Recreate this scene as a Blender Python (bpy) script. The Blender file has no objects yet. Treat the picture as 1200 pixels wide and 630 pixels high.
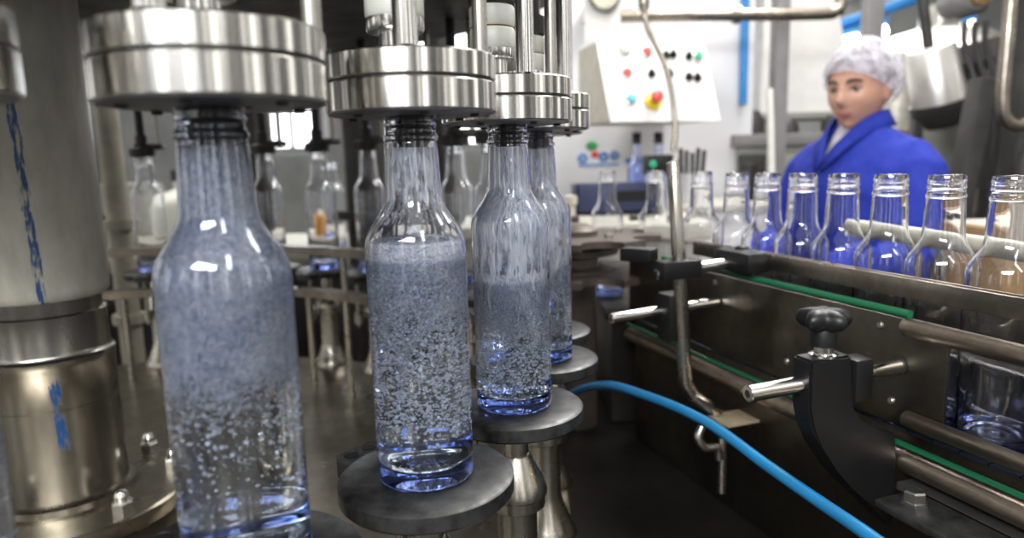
import bpy, bmesh, math, random
import numpy as np
from mathutils import Vector, Matrix
R = math.radians
SC = bpy.context.scene
COL = SC.collection
random.seed(7)

# ------------------------------------------------------------------ camera
F_PX, PITCH, ROLL, CAM_H = 810.0, R(8.84), R(1.5), 0.235     # 1200 x 630 frame
cr, sr, cp, sp = math.cos(ROLL), math.sin(ROLL), math.cos(PITCH), math.sin(PITCH)
_r, _u, _f = Vector((1, 0, 0)), Vector((0, sp, cp)), Vector((0, cp, -sp))
cx_, cy_ = cr * _r - sr * _u, sr * _r + cr * _u
cam_data = bpy.data.cameras.new('camera')
cam = bpy.data.objects.new('camera', cam_data)
COL.objects.link(cam)
cam.matrix_world = Matrix(((cx_.x, cy_.x, -_f.x, 0), (cx_.y, cy_.y, -_f.y, 0), (cx_.z, cy_.z, -_f.z, CAM_H), (0, 0, 0, 1)))
cam_data.sensor_width = 36
cam_data.sensor_fit = 'HORIZONTAL'
cam_data.lens = 36 * F_PX / 1200
cam_data.clip_start = 0.01
cam_data.dof.use_dof = True
cam_data.dof.focus_distance = 0.60
cam_data.dof.aperture_fstop = 4.0
SC.camera = cam

# ------------------------------------------------------------------ render look
SC.view_settings.view_transform = 'Standard'
SC.view_settings.look = 'None'
SC.view_settings.gamma = 1.0
SC.view_settings.use_curve_mapping = False
SC.view_settings.exposure = 0.75
cy = SC.cycles
cy.max_bounces = 16
cy.transmission_bounces = 12
cy.glossy_bounces = 4
cy.diffuse_bounces = 6
cy.transparent_max_bounces = 24
cy.caustics_reflective = False
cy.caustics_refractive = True
cy.sample_clamp_indirect = 6.0
cy.blur_glossy = 0.5
cy.use_denoising = True

# ------------------------------------------------------------------ world: banded light for the unseen factory hall around
def nd(nt, kind, **kw):
    n = nt.nodes.new(kind)
    for k, v in kw.items():
        if k == 'ins':
            for a, b in v.items():
                n.inputs[a].default_value = b
        else:
            setattr(n, k, v)
    return n

def mth(nt, op, a, b=None, c=None, clamp=False):
    n = nt.nodes.new('ShaderNodeMath')
    n.operation = op
    n.use_clamp = clamp
    for i, v in enumerate((a, b, c)):
        if v is None:
            continue
        if isinstance(v, (int, float)):
            n.inputs[i].default_value = v
        else:
            nt.links.new(v, n.inputs[i])
    return n.outputs[0]

def maprange(nt, v, a, b, c=0.0, d=1.0):
    n = nt.nodes.new('ShaderNodeMapRange')
    nt.links.new(v, n.inputs[0])
    for i, q in enumerate((a, b, c, d)):
        n.inputs[i + 1].default_value = q
    return n.outputs[0]

W = bpy.data.worlds.new('hall_light')
SC.world = W
W.use_nodes = True
wn = W.node_tree
wn.nodes.clear()
tc = nd(wn, 'ShaderNodeTexCoord')
sx = nd(wn, 'ShaderNodeSeparateXYZ')
wn.links.new(tc.outputs['Generated'], sx.inputs[0])
az = mth(wn, 'ARCTAN2', sx.outputs[0], sx.outputs[1])
el = sx.outputs[2]
cmb = nd(wn, 'ShaderNodeCombineXYZ')
wn.links.new(az, cmb.inputs[0])
nz = nd(wn, 'ShaderNodeTexNoise', ins={'Scale': 4.2, 'Detail': 4.0, 'Roughness': 0.75})
wn.links.new(cmb.outputs[0], nz.inputs['Vector'])
win = maprange(wn, nz.outputs['Fac'], 0.50, 0.56)               # noise bands of light, added to streak the steel's reflections
band = mth(wn, 'MULTIPLY', maprange(wn, el, -0.15, 0.0), maprange(wn, el, 0.75, 0.5))
glowb = mth(wn, 'MULTIPLY', win, band)
top = maprange(wn, el, 0.35, 0.8)
val = mth(wn, 'ADD', mth(wn, 'MULTIPLY', glowb, 1.6), mth(wn, 'MULTIPLY', top, 0.35))
val = mth(wn, 'ADD', val, mth(wn, 'MULTIPLY', maprange(wn, el, -0.4, 0.1), 0.07))
val = mth(wn, 'ADD', val, 0.02)
bg = nd(wn, 'ShaderNodeBackground')
bg.inputs['Color'].default_value = (1.0, 0.985, 0.95, 1)
wn.links.new(val, bg.inputs['Strength'])
wo = nd(wn, 'ShaderNodeOutputWorld')
wn.links.new(bg.outputs[0], wo.inputs['Surface'])

# ------------------------------------------------------------------ lights: the hall's ceiling lamps and an added front fill
def area(name, loc, target, sx_, sy_, power, color=(1, 1, 1)):
    l = bpy.data.lights.new(name, 'AREA')
    l.shape = 'RECTANGLE'
    l.size, l.size_y, l.energy, l.color = sx_, sy_, power, color
    o = bpy.data.objects.new(name, l)
    COL.objects.link(o)
    o.location = loc
    o.rotation_euler = (Vector(target) - Vector(loc)).to_track_quat('-Z', 'Y').to_euler()
    return o
area('ceiling_or_fill_lamp', (1.2, 2.6, 2.3), (0.9, 2.6, 0), 2.4, 0.5, 62, (1, 0.98, 0.95))
area('ceiling_or_fill_lamp', (0.9, 1.0, 1.7), (0.55, 1.0, 0), 0.3, 1.2, 11, (1, 0.98, 0.95))
area('ceiling_or_fill_lamp', (-0.5, -0.9, 1.1), (-0.1, 0.5, 0.1), 1.2, 0.35, 40, (0.97, 0.98, 1.0))  # added fill from behind left, brightens bell fronts and froth
area('ceiling_or_fill_lamp', (0.7, -0.9, 1.5), (0.0, 0.5, 0.1), 0.25, 1.0, 8, (1.0, 1.0, 0.98))
area('ceiling_or_fill_lamp', (-2.2, 2.4, 1.8), (-0.8, 1.2, 0), 1.6, 0.5, 15, (1, 0.97, 0.9))
area('ceiling_or_fill_lamp', (3.2, 6.0, 3.0), (3.0, 6.0, 0), 4.0, 1.0, 130, (1, 0.98, 0.95))

# ------------------------------------------------------------------ materials
def new_mat(name):
    m = bpy.data.materials.new(name)
    m.use_nodes = True
    nt = m.node_tree
    nt.nodes.clear()
    out = nd(nt, 'ShaderNodeOutputMaterial')
    return m, nt, out

def metal(name, c, rough=0.3, var=0.25, scale=18, metallic=1.0, stretch=(1, 1, 1), aniso=0.0, bump=0.0, dirt=None, rot=0.0):
    m, nt, out = new_mat(name)
    b = nd(nt, 'ShaderNodeBsdfPrincipled')
    t = nd(nt, 'ShaderNodeTexCoord')
    mp = nd(nt, 'ShaderNodeMapping')
    mp.inputs['Scale'].default_value = stretch
    nt.links.new(t.outputs['Object'], mp.inputs[0])
    n = nd(nt, 'ShaderNodeTexNoise', ins={'Scale': scale, 'Detail': 5.0, 'Roughness': 0.65})
    nt.links.new(mp.outputs[0], n.inputs['Vector'])
    cr_ = nd(nt, 'ShaderNodeValToRGB')
    e = cr_.color_ramp.elements
    e[0].position, e[1].position = 0.3, 0.72
    d = dirt or tuple(x * (1 - var * 1.6) for x in c)
    e[0].color = (*[max(0, x) for x in d], 1)
    e[1].color = (*[min(1, x * (1 + var * .4)) for x in c], 1)
    nt.links.new(n.outputs['Fac'], cr_.inputs[0])
    nt.links.new(cr_.outputs[0], b.inputs['Base Color'])
    b.inputs['Metallic'].default_value = metallic
    nt.links.new(maprange(nt, n.outputs['Fac'], 0.3, 0.7, rough * 1.25, rough * 0.8), b.inputs['Roughness'])
    if aniso:
        tg = nd(nt, 'ShaderNodeTangent', direction_type='RADIAL', axis='Z')
        nt.links.new(tg.outputs[0], b.inputs['Tangent'])
        b.inputs['Anisotropic'].default_value = aniso
        b.inputs['Anisotropic Rotation'].default_value = rot
    if bump:
        n2 = nd(nt, 'ShaderNodeTexNoise', ins={'Scale': scale * 6, 'Detail': 3.0})
        nt.links.new(mp.outputs[0], n2.inputs['Vector'])
        bp = nd(nt, 'ShaderNodeBump', ins={'Strength': bump, 'Distance': 0.001})
        nt.links.new(n2.outputs['Fac'], bp.inputs['Height'])
        nt.links.new(bp.outputs[0], b.inputs['Normal'])
    nt.links.new(b.outputs[0], out.inputs[0])
    return m

def plain(name, c, rough=0.5, var=0.12, scale=25, spec=0.5, bump=0.0):
    m = metal(name, c, rough, var, scale, metallic=0.0, bump=bump)
    [n for n in m.node_tree.nodes if n.type == 'BSDF_PRINCIPLED'][0].inputs['Specular IOR Level'].default_value = spec
    return m

def emis(name, c, s):
    m, nt, out = new_mat(name)
    e = nd(nt, 'ShaderNodeEmission')
    e.inputs[0].default_value = (*c, 1)
    e.inputs[1].default_value = s
    nt.links.new(e.outputs[0], out.inputs[0])
    return m

def glass_mat(name, absorb=(0.18, 0.42, 1.0), dens=25.0, tint=(1, 1, 1), bump=0.0):
    m, nt, out = new_mat(name)
    g = nd(nt, 'ShaderNodeBsdfGlass', ins={'IOR': 1.5, 'Roughness': 0.0})
    g.inputs['Color'].default_value = (*tint, 1)
    if bump:
        t = nd(nt, 'ShaderNodeTexCoord')
        n = nd(nt, 'ShaderNodeTexNoise', ins={'Scale': 30.0, 'Detail': 2.0})
        nt.links.new(t.outputs['Object'], n.inputs['Vector'])
        bp = nd(nt, 'ShaderNodeBump', ins={'Strength': bump, 'Distance': 0.004})
        nt.links.new(n.outputs['Fac'], bp.inputs['Height'])
        nt.links.new(bp.outputs[0], g.inputs['Normal'])
    nt.links.new(g.outputs[0], out.inputs['Surface'])
    if dens:
        v = nd(nt, 'ShaderNodeVolumeAbsorption')
        v.inputs['Color'].default_value = (*absorb, 1)
        v.inputs['Density'].default_value = dens
        nt.links.new(v.outputs[0], out.inputs['Volume'])
    return m

def water_mat():
    m, nt, out = new_mat('mineral_water')
    g = nd(nt, 'ShaderNodeBsdfGlass', ins={'IOR': 1.33, 'Roughness': 0.0})
    g.inputs['Color'].default_value = (0.93, 0.96, 1, 1)
    nt.links.new(g.outputs[0], out.inputs[0])
    return m

def foam_mat(name, z_none, z_full, kind='bubbles', gain=1.0, top=None, col_a=(0.50, 0.57, 0.80), col_b=(0.95, 0.97, 1.0), edge=0.26, fs=None, vs=420.0, pw=1.0, thr=0.55, streak=0.12):
    """Froth clinging inside the glass: bubbles fade out downwards; streaks are stretched along the height."""
    m, nt, out = new_mat(name)
    t = nd(nt, 'ShaderNodeTexCoord')
    s = nd(nt, 'ShaderNodeSeparateXYZ')
    nt.links.new(t.outputs['Object'], s.inputs[0])
    mp = nd(nt, 'ShaderNodeMapping')
    mp.inputs['Scale'].default_value = (1, 1, 1 if kind == 'bubbles' else streak)
    nt.links.new(t.outputs['Object'], mp.inputs[0])
    fine = nd(nt, 'ShaderNodeTexNoise', ins={'Scale': fs or (300.0 if kind == 'bubbles' else 230.0), 'Detail': 3.0, 'Roughness': 0.6, 'Distortion': 0.6})
    nt.links.new(mp.outputs[0], fine.inputs['Vector'])
    big = nd(nt, 'ShaderNodeTexNoise', ins={'Scale': 42.0, 'Detail': 3.0, 'Roughness': 0.55})
    nt.links.new(mp.outputs[0], big.inputs['Vector'])
    vor = nd(nt, 'ShaderNodeTexVoronoi', ins={'Scale': vs})
    nt.links.new(mp.outputs[0], vor.inputs['Vector'])
    dens = mth(nt, 'POWER', maprange(nt, s.outputs[2], z_none, z_full), pw)
    a = mth(nt, 'MULTIPLY', dens, 1.15 * gain)
    a = mth(nt, 'ADD', a, mth(nt, 'MULTIPLY', mth(nt, 'SUBTRACT', big.outputs['Fac'], 0.5), 1.3))
    a = mth(nt, 'ADD', a, mth(nt, 'MULTIPLY', mth(nt, 'SUBTRACT', fine.outputs['Fac'], 0.5), 2.6))
    a = mth(nt, 'SUBTRACT', a, thr)
    alpha = maprange(nt, a, 0.0, edge)
    alpha = mth(nt, 'MULTIPLY', alpha, mth(nt, 'MINIMUM', mth(nt, 'MULTIPLY', dens, 3.0), 0.93))
    if kind == 'bubbles':                                        # single bubbles: more of them where the froth is denser
        sc = nd(nt, 'ShaderNodeSeparateColor')
        nt.links.new(vor.outputs['Color'], sc.inputs[0])
        rad = mth(nt, 'ADD', mth(nt, 'MULTIPLY', sc.outputs[1], 0.30), 0.22)
        dot = mth(nt, 'MULTIPLY', mth(nt, 'SUBTRACT', rad, vor.outputs['Distance']), 9.0, clamp=True)
        sel = mth(nt, 'GREATER_THAN', mth(nt, 'ADD', mth(nt, 'MULTIPLY', dens, 1.05 * gain), mth(nt, 'MULTIPLY', mth(nt, 'SUBTRACT', big.outputs['Fac'], 0.5), 1.2)), sc.outputs[0])
        dot = mth(nt, 'MULTIPLY', dot, sel)
        alpha = mth(nt, 'MAXIMUM', alpha, mth(nt, 'MULTIPLY', dot, mth(nt, 'ADD', mth(nt, 'MULTIPLY', sc.outputs[2], 0.5), 0.5)))
    if top:
        alpha = mth(nt, 'MULTIPLY', alpha, maprange(nt, s.outputs[2], top[1], top[0]))
    ramp = nd(nt, 'ShaderNodeValToRGB')
    e = ramp.color_ramp.elements
    e[0].position, e[1].position = 0.36, 0.64
    e[0].color, e[1].color = (*col_a, 1), (*col_b, 1)
    mixv = mth(nt, 'ADD', mth(nt, 'MULTIPLY', fine.outputs['Fac'], 0.6), mth(nt, 'MULTIPLY', big.outputs['Fac'], 0.4))
    nt.links.new(mixv, ramp.inputs[0])
    di = nd(nt, 'ShaderNodeBsdfDiffuse')
    trl = nd(nt, 'ShaderNodeBsdfTranslucent')
    gl = nd(nt, 'ShaderNodeBsdfGlossy', ins={'Roughness': 0.22})
    nt.links.new(ramp.outputs[0], di.inputs[0])
    nt.links.new(ramp.outputs[0], trl.inputs[0])
    bp = nd(nt, 'ShaderNodeBump', ins={'Strength': 0.9, 'Distance': 0.002})
    nt.links.new(mth(nt, 'ADD', fine.outputs['Fac'], vor.outputs['Distance']), bp.inputs['Height'])
    for q in (di, gl):
        nt.links.new(bp.outputs[0], q.inputs['Normal'])
    m1 = nd(nt, 'ShaderNodeMixShader', ins={0: 0.28})
    nt.links.new(di.outputs[0], m1.inputs[1])
    nt.links.new(trl.outputs[0], m1.inputs[2])
    m2 = nd(nt, 'ShaderNodeMixShader', ins={0: 0.16})
    nt.links.new(m1.outputs[0], m2.inputs[1])
    nt.links.new(gl.outputs[0], m2.inputs[2])
    tr = nd(nt, 'ShaderNodeBsdfTransparent')
    m3 = nd(nt, 'ShaderNodeMixShader')
    nt.links.new(alpha, m3.inputs[0])
    nt.links.new(tr.outputs[0], m3.inputs[1])
    nt.links.new(m2.outputs[0], m3.inputs[2])
    nt.links.new(m3.outputs[0], out.inputs[0])
    return m

def paint_mat(name, base, metallic, rough, marks, paint=(0.018, 0.065, 0.19), var=0.2, aniso=0.0, stain=None):
    """Metal or enamel with runs of blue marking paint: marks = (angle, half width, z0, z1)."""
    m = metal(name, base, rough, var, 14, metallic, stretch=(1, 1, 0.35), aniso=aniso)
    nt = m.node_tree
    b = [n for n in nt.nodes if n.type == 'BSDF_PRINCIPLED'][0]
    src = b.inputs['Base Color'].links[0].from_socket
    t = nd(nt, 'ShaderNodeTexCoord')
    s = nd(nt, 'ShaderNodeSeparateXYZ')
    nt.links.new(t.outputs['Object'], s.inputs[0])
    ang = mth(nt, 'ARCTAN2', s.outputs[1], s.outputs[0])
    mp = nd(nt, 'ShaderNodeMapping')
    mp.inputs['Scale'].default_value = (1, 1, 0.16)
    nt.links.new(t.outputs['Object'], mp.inputs[0])
    n = nd(nt, 'ShaderNodeTexNoise', ins={'Scale': 210.0, 'Detail': 4.0, 'Roughness': 0.7})
    nt.links.new(mp.outputs[0], n.inputs['Vector'])
    tot = None
    for (a0, hw, z0, z1, skew) in marks:
        ac = mth(nt, 'ADD', mth(nt, 'MULTIPLY', s.outputs[2], skew), a0)
        da = mth(nt, 'ABSOLUTE', mth(nt, 'SUBTRACT', ang, ac))
        k = maprange(nt, da, hw, hw * 0.35)
        k = mth(nt, 'MULTIPLY', k, maprange(nt, s.outputs[2], z0, z0 + 0.03))
        k = mth(nt, 'MULTIPLY', k, maprange(nt, s.outputs[2], z1, z1 - 0.03))
        tot = k if tot is None else mth(nt, 'MAXIMUM', tot, k)
    mask = maprange(nt, mth(nt, 'ADD', mth(nt, 'MULTIPLY', tot, 0.52), n.outputs['Fac']), 0.93, 1.03)
    mask = mth(nt, 'MULTIPLY', mask, mth(nt, 'GREATER_THAN', tot, 0.02))
    mx = nd(nt, 'ShaderNodeMix', data_type='RGBA')
    nt.links.new(mask, mx.inputs[0])
    nt.links.new(src, mx.inputs[6])
    mx.inputs[7].default_value = (*paint, 1)
    res = mx.outputs[2]
    if stain:                                                    # grime along the bottom edge
        sn = nd(nt, 'ShaderNodeTexNoise', ins={'Scale': 40.0, 'Detail': 4.0})
        nt.links.new(mp.outputs[0], sn.inputs['Vector'])
        z0, z1 = stain
        g = mth(nt, 'MULTIPLY', maprange(nt, s.outputs[2], z1, z0), maprange(nt, sn.outputs['Fac'], 0.35, 0.6))
        mx2 = nd(nt, 'ShaderNodeMix', data_type='RGBA')
        nt.links.new(g, mx2.inputs[0])
        nt.links.new(res, mx2.inputs[6])
        mx2.inputs[7].default_value = (0.07, 0.055, 0.04, 1)
        res = mx2.outputs[2]
    nt.links.new(res, b.inputs['Base Color'])
    nt.links.new(mth(nt, 'MULTIPLY', mth(nt, 'SUBTRACT', 1.0, mask), metallic), b.inputs['Metallic'])
    return m

def net_mat():
    m, nt, out = new_mat('hairnet_fleece')
    t = nd(nt, 'ShaderNodeTexCoord')
    n = nd(nt, 'ShaderNodeTexNoise', ins={'Scale': 45.0, 'Detail': 4.0})
    nt.links.new(t.outputs['Object'], n.inputs['Vector'])
    d = nd(nt, 'ShaderNodeBsdfDiffuse')
    d.inputs[0].default_value = (0.70, 0.66, 0.74, 1)
    tr = nd(nt, 'ShaderNodeBsdfTransparent')
    mx = nd(nt, 'ShaderNodeMixShader')
    nt.links.new(maprange(nt, n.outputs['Fac'], 0.35, 0.65, 0.16, 0.50), mx.inputs[0])
    nt.links.new(tr.outputs[0], mx.inputs[1])
    nt.links.new(d.outputs[0], mx.inputs[2])
    nt.links.new(mx.outputs[0], out.inputs[0])
    return m

M = dict(
    underside=metal('dark_underside', (0.24, 0.24, 0.25), 0.4, 0.2, 30, metallic=0.6),
    tan=plain('tan_lit_steel', (0.34, 0.27, 0.18), 0.4, 0.2, 30),  # tan base colour makes the steel tab look lit
    turned=metal('turned_steel', (0.60, 0.585, 0.55), 0.20, 0.06, 30, aniso=0.88, rot=0.25, stretch=(1, 1, .1)),
    chrome=metal('polished_steel', (0.78, 0.77, 0.74), 0.16, 0.08, 20),
    steel=metal('machine_steel', (0.52, 0.50, 0.46), 0.30, 0.25, 22),
    lifter=metal('pedestal_steel', (0.50, 0.47, 0.41), 0.26, 0.2, 22),
    table=metal('worn_table_steel', (0.30, 0.27, 0.215), 0.30, 0.35, 9, bump=0.1),
    bronze=metal('dark_bronze_steel', (0.17, 0.15, 0.12), 0.34, 0.35, 14, bump=0.15),  # stainless sheet, its dark reflections put into the base colour
    rail=metal('brushed_rail_steel', (0.34, 0.30, 0.25), 0.30, 0.3, 20),
    tubemetal=metal('dull_pipe_steel', (0.52, 0.43, 0.34), 0.33, 0.3, 20),
    plate=metal('blackened_plate', (0.10, 0.10, 0.10), 0.38, 0.55, 34, metallic=0.75, bump=0.12),
    deck=metal('oily_black_deck', (0.032, 0.028, 0.025), 0.36, 0.4, 8, metallic=0.6, bump=0.2),
    dark=metal('dark_machine_paint', (0.05, 0.047, 0.043), 0.45, 0.3, 12, metallic=0.3),
    brownstar=metal('brown_star_plate', (0.15, 0.12, 0.10), 0.42, 0.3, 10, metallic=0.5),
    black=plain('black_plastic', (0.006, 0.006, 0.0065), 0.42, 0.2, 40, spec=0.35, bump=0.08),
    rubber=plain('black_rubber', (0.012, 0.010, 0.012), 0.55),
    white=plain('white_plastic', (0.80, 0.80, 0.72), 0.4, 0.08),
    cream=plain('cream_enamel', (0.55, 0.52, 0.44), 0.4, 0.12),
    beige=plain('beige_enamel', (0.42, 0.39, 0.31), 0.45, 0.15),
    panel=plain('pale_grey_enamel', (0.72, 0.70, 0.68), 0.4, 0.05),
    wallm=plain('white_wall_paint', (0.74, 0.74, 0.76), 0.7, 0.05, 3),
    hallm=plain('grey_hall_wall', (0.27, 0.275, 0.265), 0.8, 0.15, 2),
    floorm=plain('grey_concrete', (0.075, 0.07, 0.065), 0.5, 0.25, 3),
    greyp=plain('grey_machine_paint', (0.30, 0.30, 0.27), 0.5, 0.25, 6),
    post=plain('grey_post_paint', (0.22, 0.21, 0.21), 0.5, 0.15, 6),
    green=plain('green_strip_plastic', (0.007, 0.11, 0.045), 0.4, 0.15),
    hose=plain('blue_hose_plastic', (0.010, 0.15, 0.33), 0.35, 0.12, 30),
    bluep=plain('blue_steel_paint', (0.03, 0.24, 0.60), 0.5, 0.1),
    navy=plain('navy_plastic', (0.02, 0.03, 0.10), 0.4),
    slat=metal('chain_slat_steel', (0.035, 0.038, 0.075), 0.42, 0.4, 20, metallic=0.5),
    red=plain('red_button', (0.62, 0.05, 0.04), 0.35), yellow=plain('yellow_button', (0.75, 0.55, 0.02), 0.4),
    gbut=plain('green_button', (0.02, 0.42, 0.22), 0.35), pale=plain('pale_green_button', (0.55, 0.70, 0.55), 0.35),
    cyan=plain('cyan_button', (0.10, 0.50, 0.60), 0.35), dial=plain('ivory_dial', (0.70, 0.66, 0.52), 0.5),
    logob=plain('logo_blue', (0.08, 0.25, 0.62), 0.6), logog=plain('logo_green', (0.05, 0.40, 0.12), 0.6), logor=plain('logo_red', (0.65, 0.06, 0.06), 0.6),
    card=plain('brown_cardboard', (0.28, 0.17, 0.075), 0.8), paper=plain('pale_board', (0.52, 0.46, 0.38), 0.8),
    orange=plain('orange_plastic', (0.85, 0.36, 0.03), 0.5),
    lamp=emis('tube_light', (1, 0.99, 0.92), 6.0), daylight=emis('daylight_window', (0.95, 0.98, 1.0), 2.6),
    skin=plain('skin', (0.50, 0.27, 0.19), 0.5, 0.08, 30), lip=plain('lips', (0.36, 0.11, 0.10), 0.45),
    hair=plain('brown_hair', (0.05, 0.03, 0.02), 0.5), eyew=plain('eye_white', (0.34, 0.31, 0.29), 0.3), iris=plain('iris', (0.03, 0.02, 0.015), 0.3),
    smock=plain('royal_blue_cloth', (0.020, 0.036, 0.31), 0.8, 0.15, 30, spec=0.2, bump=0.2),
    smock2=plain('dark_blue_cloth', (0.012, 0.025, 0.20), 0.8, 0.15, 30, spec=0.2), shirt=plain('grey_shirt', (0.45, 0.43, 0.47), 0.8),
    drum=metal('bright_drum_steel', (0.85, 0.82, 0.77), 0.4, 0.1, 8),
    trouser=plain('dark_trousers', (0.03, 0.03, 0.05), 0.8), shoe=plain('black_shoe', (0.015, 0.015, 0.015), 0.5),
    net=net_mat(),
    glass=glass_mat('pale_blue_glass', bump=0.08), clear=glass_mat('clear_glass', absorb=(0.30, 0.48, 1.0), dens=26.0, bump=0.25),
    water=water_mat(),
    sleeve=paint_mat('grey_enamel_sleeve', (0.60, 0.57, 0.48), 0.0, 0.42, [(-0.86, 0.13, 0.25, 0.62, -0.35)], var=0.28, stain=(0.215, 0.24)),
    column=paint_mat('marked_column_steel', (0.40, 0.38, 0.34), 1.0, 0.24, [(-0.86, 0.19, 0.085, 0.225, -0.6)], var=0.3, aniso=0.5),
)
bub_m, _nt, _o = new_mat('bubble_skin')
_b = nd(_nt, 'ShaderNodeBsdfPrincipled', ins={'Roughness': 0.12})
_b.inputs['Base Color'].default_value = (0.90, 0.93, 1.0, 1)
_b.inputs['Specular IOR Level'].default_value = 0.8
_tr = nd(_nt, 'ShaderNodeBsdfTransparent')
_mx = nd(_nt, 'ShaderNodeMixShader', ins={0: 0.85})
_nt.links.new(_tr.outputs[0], _mx.inputs[1]); _nt.links.new(_b.outputs[0], _mx.inputs[2]); _nt.links.new(_mx.outputs[0], _o.inputs[0])
M['bubble'] = bub_m

# ------------------------------------------------------------------ mesh helpers
class MB:
    def __init__(s):
        s.bm = bmesh.new()
    def lathe(s, prof, seg=48, at=(0, 0, 0), axis=None):
        bm = s.bm
        mat = Matrix.Translation(at)
        if axis is not None:
            mat = mat @ Vector(axis).normalized().to_track_quat('Z', 'Y').to_matrix().to_4x4()
        rings = []
        for r, z in prof:
            if r < 1e-7:
                rings.append([bm.verts.new(mat @ Vector((0, 0, z)))])
            else:
                rings.append([bm.verts.new(mat @ Vector((r * math.cos(2 * math.pi * k / seg), r * math.sin(2 * math.pi * k / seg), z))) for k in range(seg)])
        for a, b in zip(rings, rings[1:]):
            for k in range(seg):
                k2 = (k + 1) % seg
                if len(a) == 1 and len(b) == 1:
                    break
                if len(a) == 1:
                    bm.faces.new((a[0], b[k2], b[k]))
                elif len(b) == 1:
                    bm.faces.new((a[k], a[k2], b[0]))
                else:
                    bm.faces.new((a[k], a[k2], b[k2], b[k]))
        return s
    def cyl(s, p0, p1, r, seg=20, bev=0.0):
        p0, p1 = Vector(p0), Vector(p1)
        L = (p1 - p0).length
        b = bev or min(r, L / 2) * 0.12
        return s.lathe([(0, 0), (r - b, 0), (r, b), (r, L - b), (r - b, L), (0, L)], seg, p0, p1 - p0)
    def box(s, c, size, rx=(1, 0, 0), ry=(0, 1, 0), bev=0.0):
        rx, ry = Vector(rx).normalized(), Vector(ry).normalized()
        rz = rx.cross(ry)
        c = Vector(c)
        t = bmesh.new()
        bmesh.ops.create_cube(t, size=1.0)
        for v in t.verts:
            v.co = Vector((v.co.x * size[0], v.co.y * size[1], v.co.z * size[2]))
        if bev:
            bmesh.ops.bevel(t, geom=list(t.edges), offset=bev, segments=2, affect='EDGES', profile=0.6)
        mp = {}
        for v in t.verts:
            mp[v] = s.bm.verts.new(c + rx * v.co.x + ry * v.co.y + rz * v.co.z)
        for f in t.faces:
            s.bm.faces.new([mp[v] for v in f.verts])
        t.free()
        return s
    def tube(s, pts, r, seg=14, smooth=0):
        pts = [Vector(p) for p in pts]
        if smooth:
            q = []
            ext = [2 * pts[0] - pts[1]] + pts + [2 * pts[-1] - pts[-2]]
            for i in range(1, len(ext) - 2):
                p0, p1, p2, p3 = ext[i - 1:i + 3]
                for k in range(smooth):
                    t = k / smooth
                    q.append(0.5 * ((2 * p1) + (p2 - p0) * t + (2 * p0 - 5 * p1 + 4 * p2 - p3) * t * t + (3 * p1 - p0 - 3 * p2 + p3) * t ** 3))
            pts = q + [pts[-1]]
        rr = r if isinstance(r, (list, tuple)) else [r] * len(pts)
        prev = None
        rings = []
        for i, p in enumerate(pts):
            d = ((pts[i] - pts[i - 1]).normalized() if i else Vector((0, 0, 0))) + ((pts[i + 1] - pts[i]).normalized() if i < len(pts) - 1 else Vector((0, 0, 0)))
            d.normalize()
            a = prev - d * prev.dot(d) if prev is not None else d.orthogonal()
            a.normalize()
            prev = a
            b = d.cross(a)
            rings.append([s.bm.verts.new(p + (a * math.cos(2 * math.pi * k / seg) + b * math.sin(2 * math.pi * k / seg)) * rr[i]) for k in range(seg)])
        for a, b in zip(rings, rings[1:]):
            for k in range(seg):
                s.bm.faces.new((a[k], a[(k + 1) % seg], b[(k + 1) % seg], b[k]))
        s.bm.faces.new(list(reversed(rings[0])))
        s.bm.faces.new(rings[-1])
        return s
    def prism(s, poly, h0, h1, o=(0, 0, 0), ex=(1, 0, 0), ey=(0, 1, 0)):
        ex, ey, o = Vector(ex).normalized(), Vector(ey).normalized(), Vector(o)
        ez = ex.cross(ey)
        lo = [s.bm.verts.new(o + ex * x + ey * y + ez * h0) for x, y in poly]
        hi = [s.bm.verts.new(o + ex * x + ey * y + ez * h1) for x, y in poly]
        n = len(poly)
        s.bm.faces.new(list(reversed(lo)))
        s.bm.faces.new(hi)
        for k in range(n):
            s.bm.faces.new((lo[k], lo[(k + 1) % n], hi[(k + 1) % n], hi[k]))
        return s
    def ball(s, c, r, seg=16, sc=(1, 1, 1)):
        t = bmesh.new()
        bmesh.ops.create_uvsphere(t, u_segments=seg, v_segments=max(6, seg // 2), radius=r)
        mp = {v: s.bm.verts.new(Vector(c) + Vector((v.co.x * sc[0], v.co.y * sc[1], v.co.z * sc[2]))) for v in t.verts}
        for f in t.faces:
            s.bm.faces.new([mp[v] for v in f.verts])
        t.free()
        return s
    def build(s, name, mat, parent=None, sharp=38):
        bmesh.ops.remove_doubles(s.bm, verts=s.bm.verts, dist=1e-7)
        bmesh.ops.recalc_face_normals(s.bm, faces=s.bm.faces)
        me = bpy.data.meshes.new(name)
        s.bm.to_mesh(me)
        s.bm.free()
        me.polygons.foreach_set('use_smooth', [True] * len(me.polygons))
        me.set_sharp_from_angle(angle=R(sharp))
        me.materials.append(mat)
        o = bpy.data.objects.new(name, me)
        COL.objects.link(o)
        if parent:
            o.parent = parent
        return o

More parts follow.
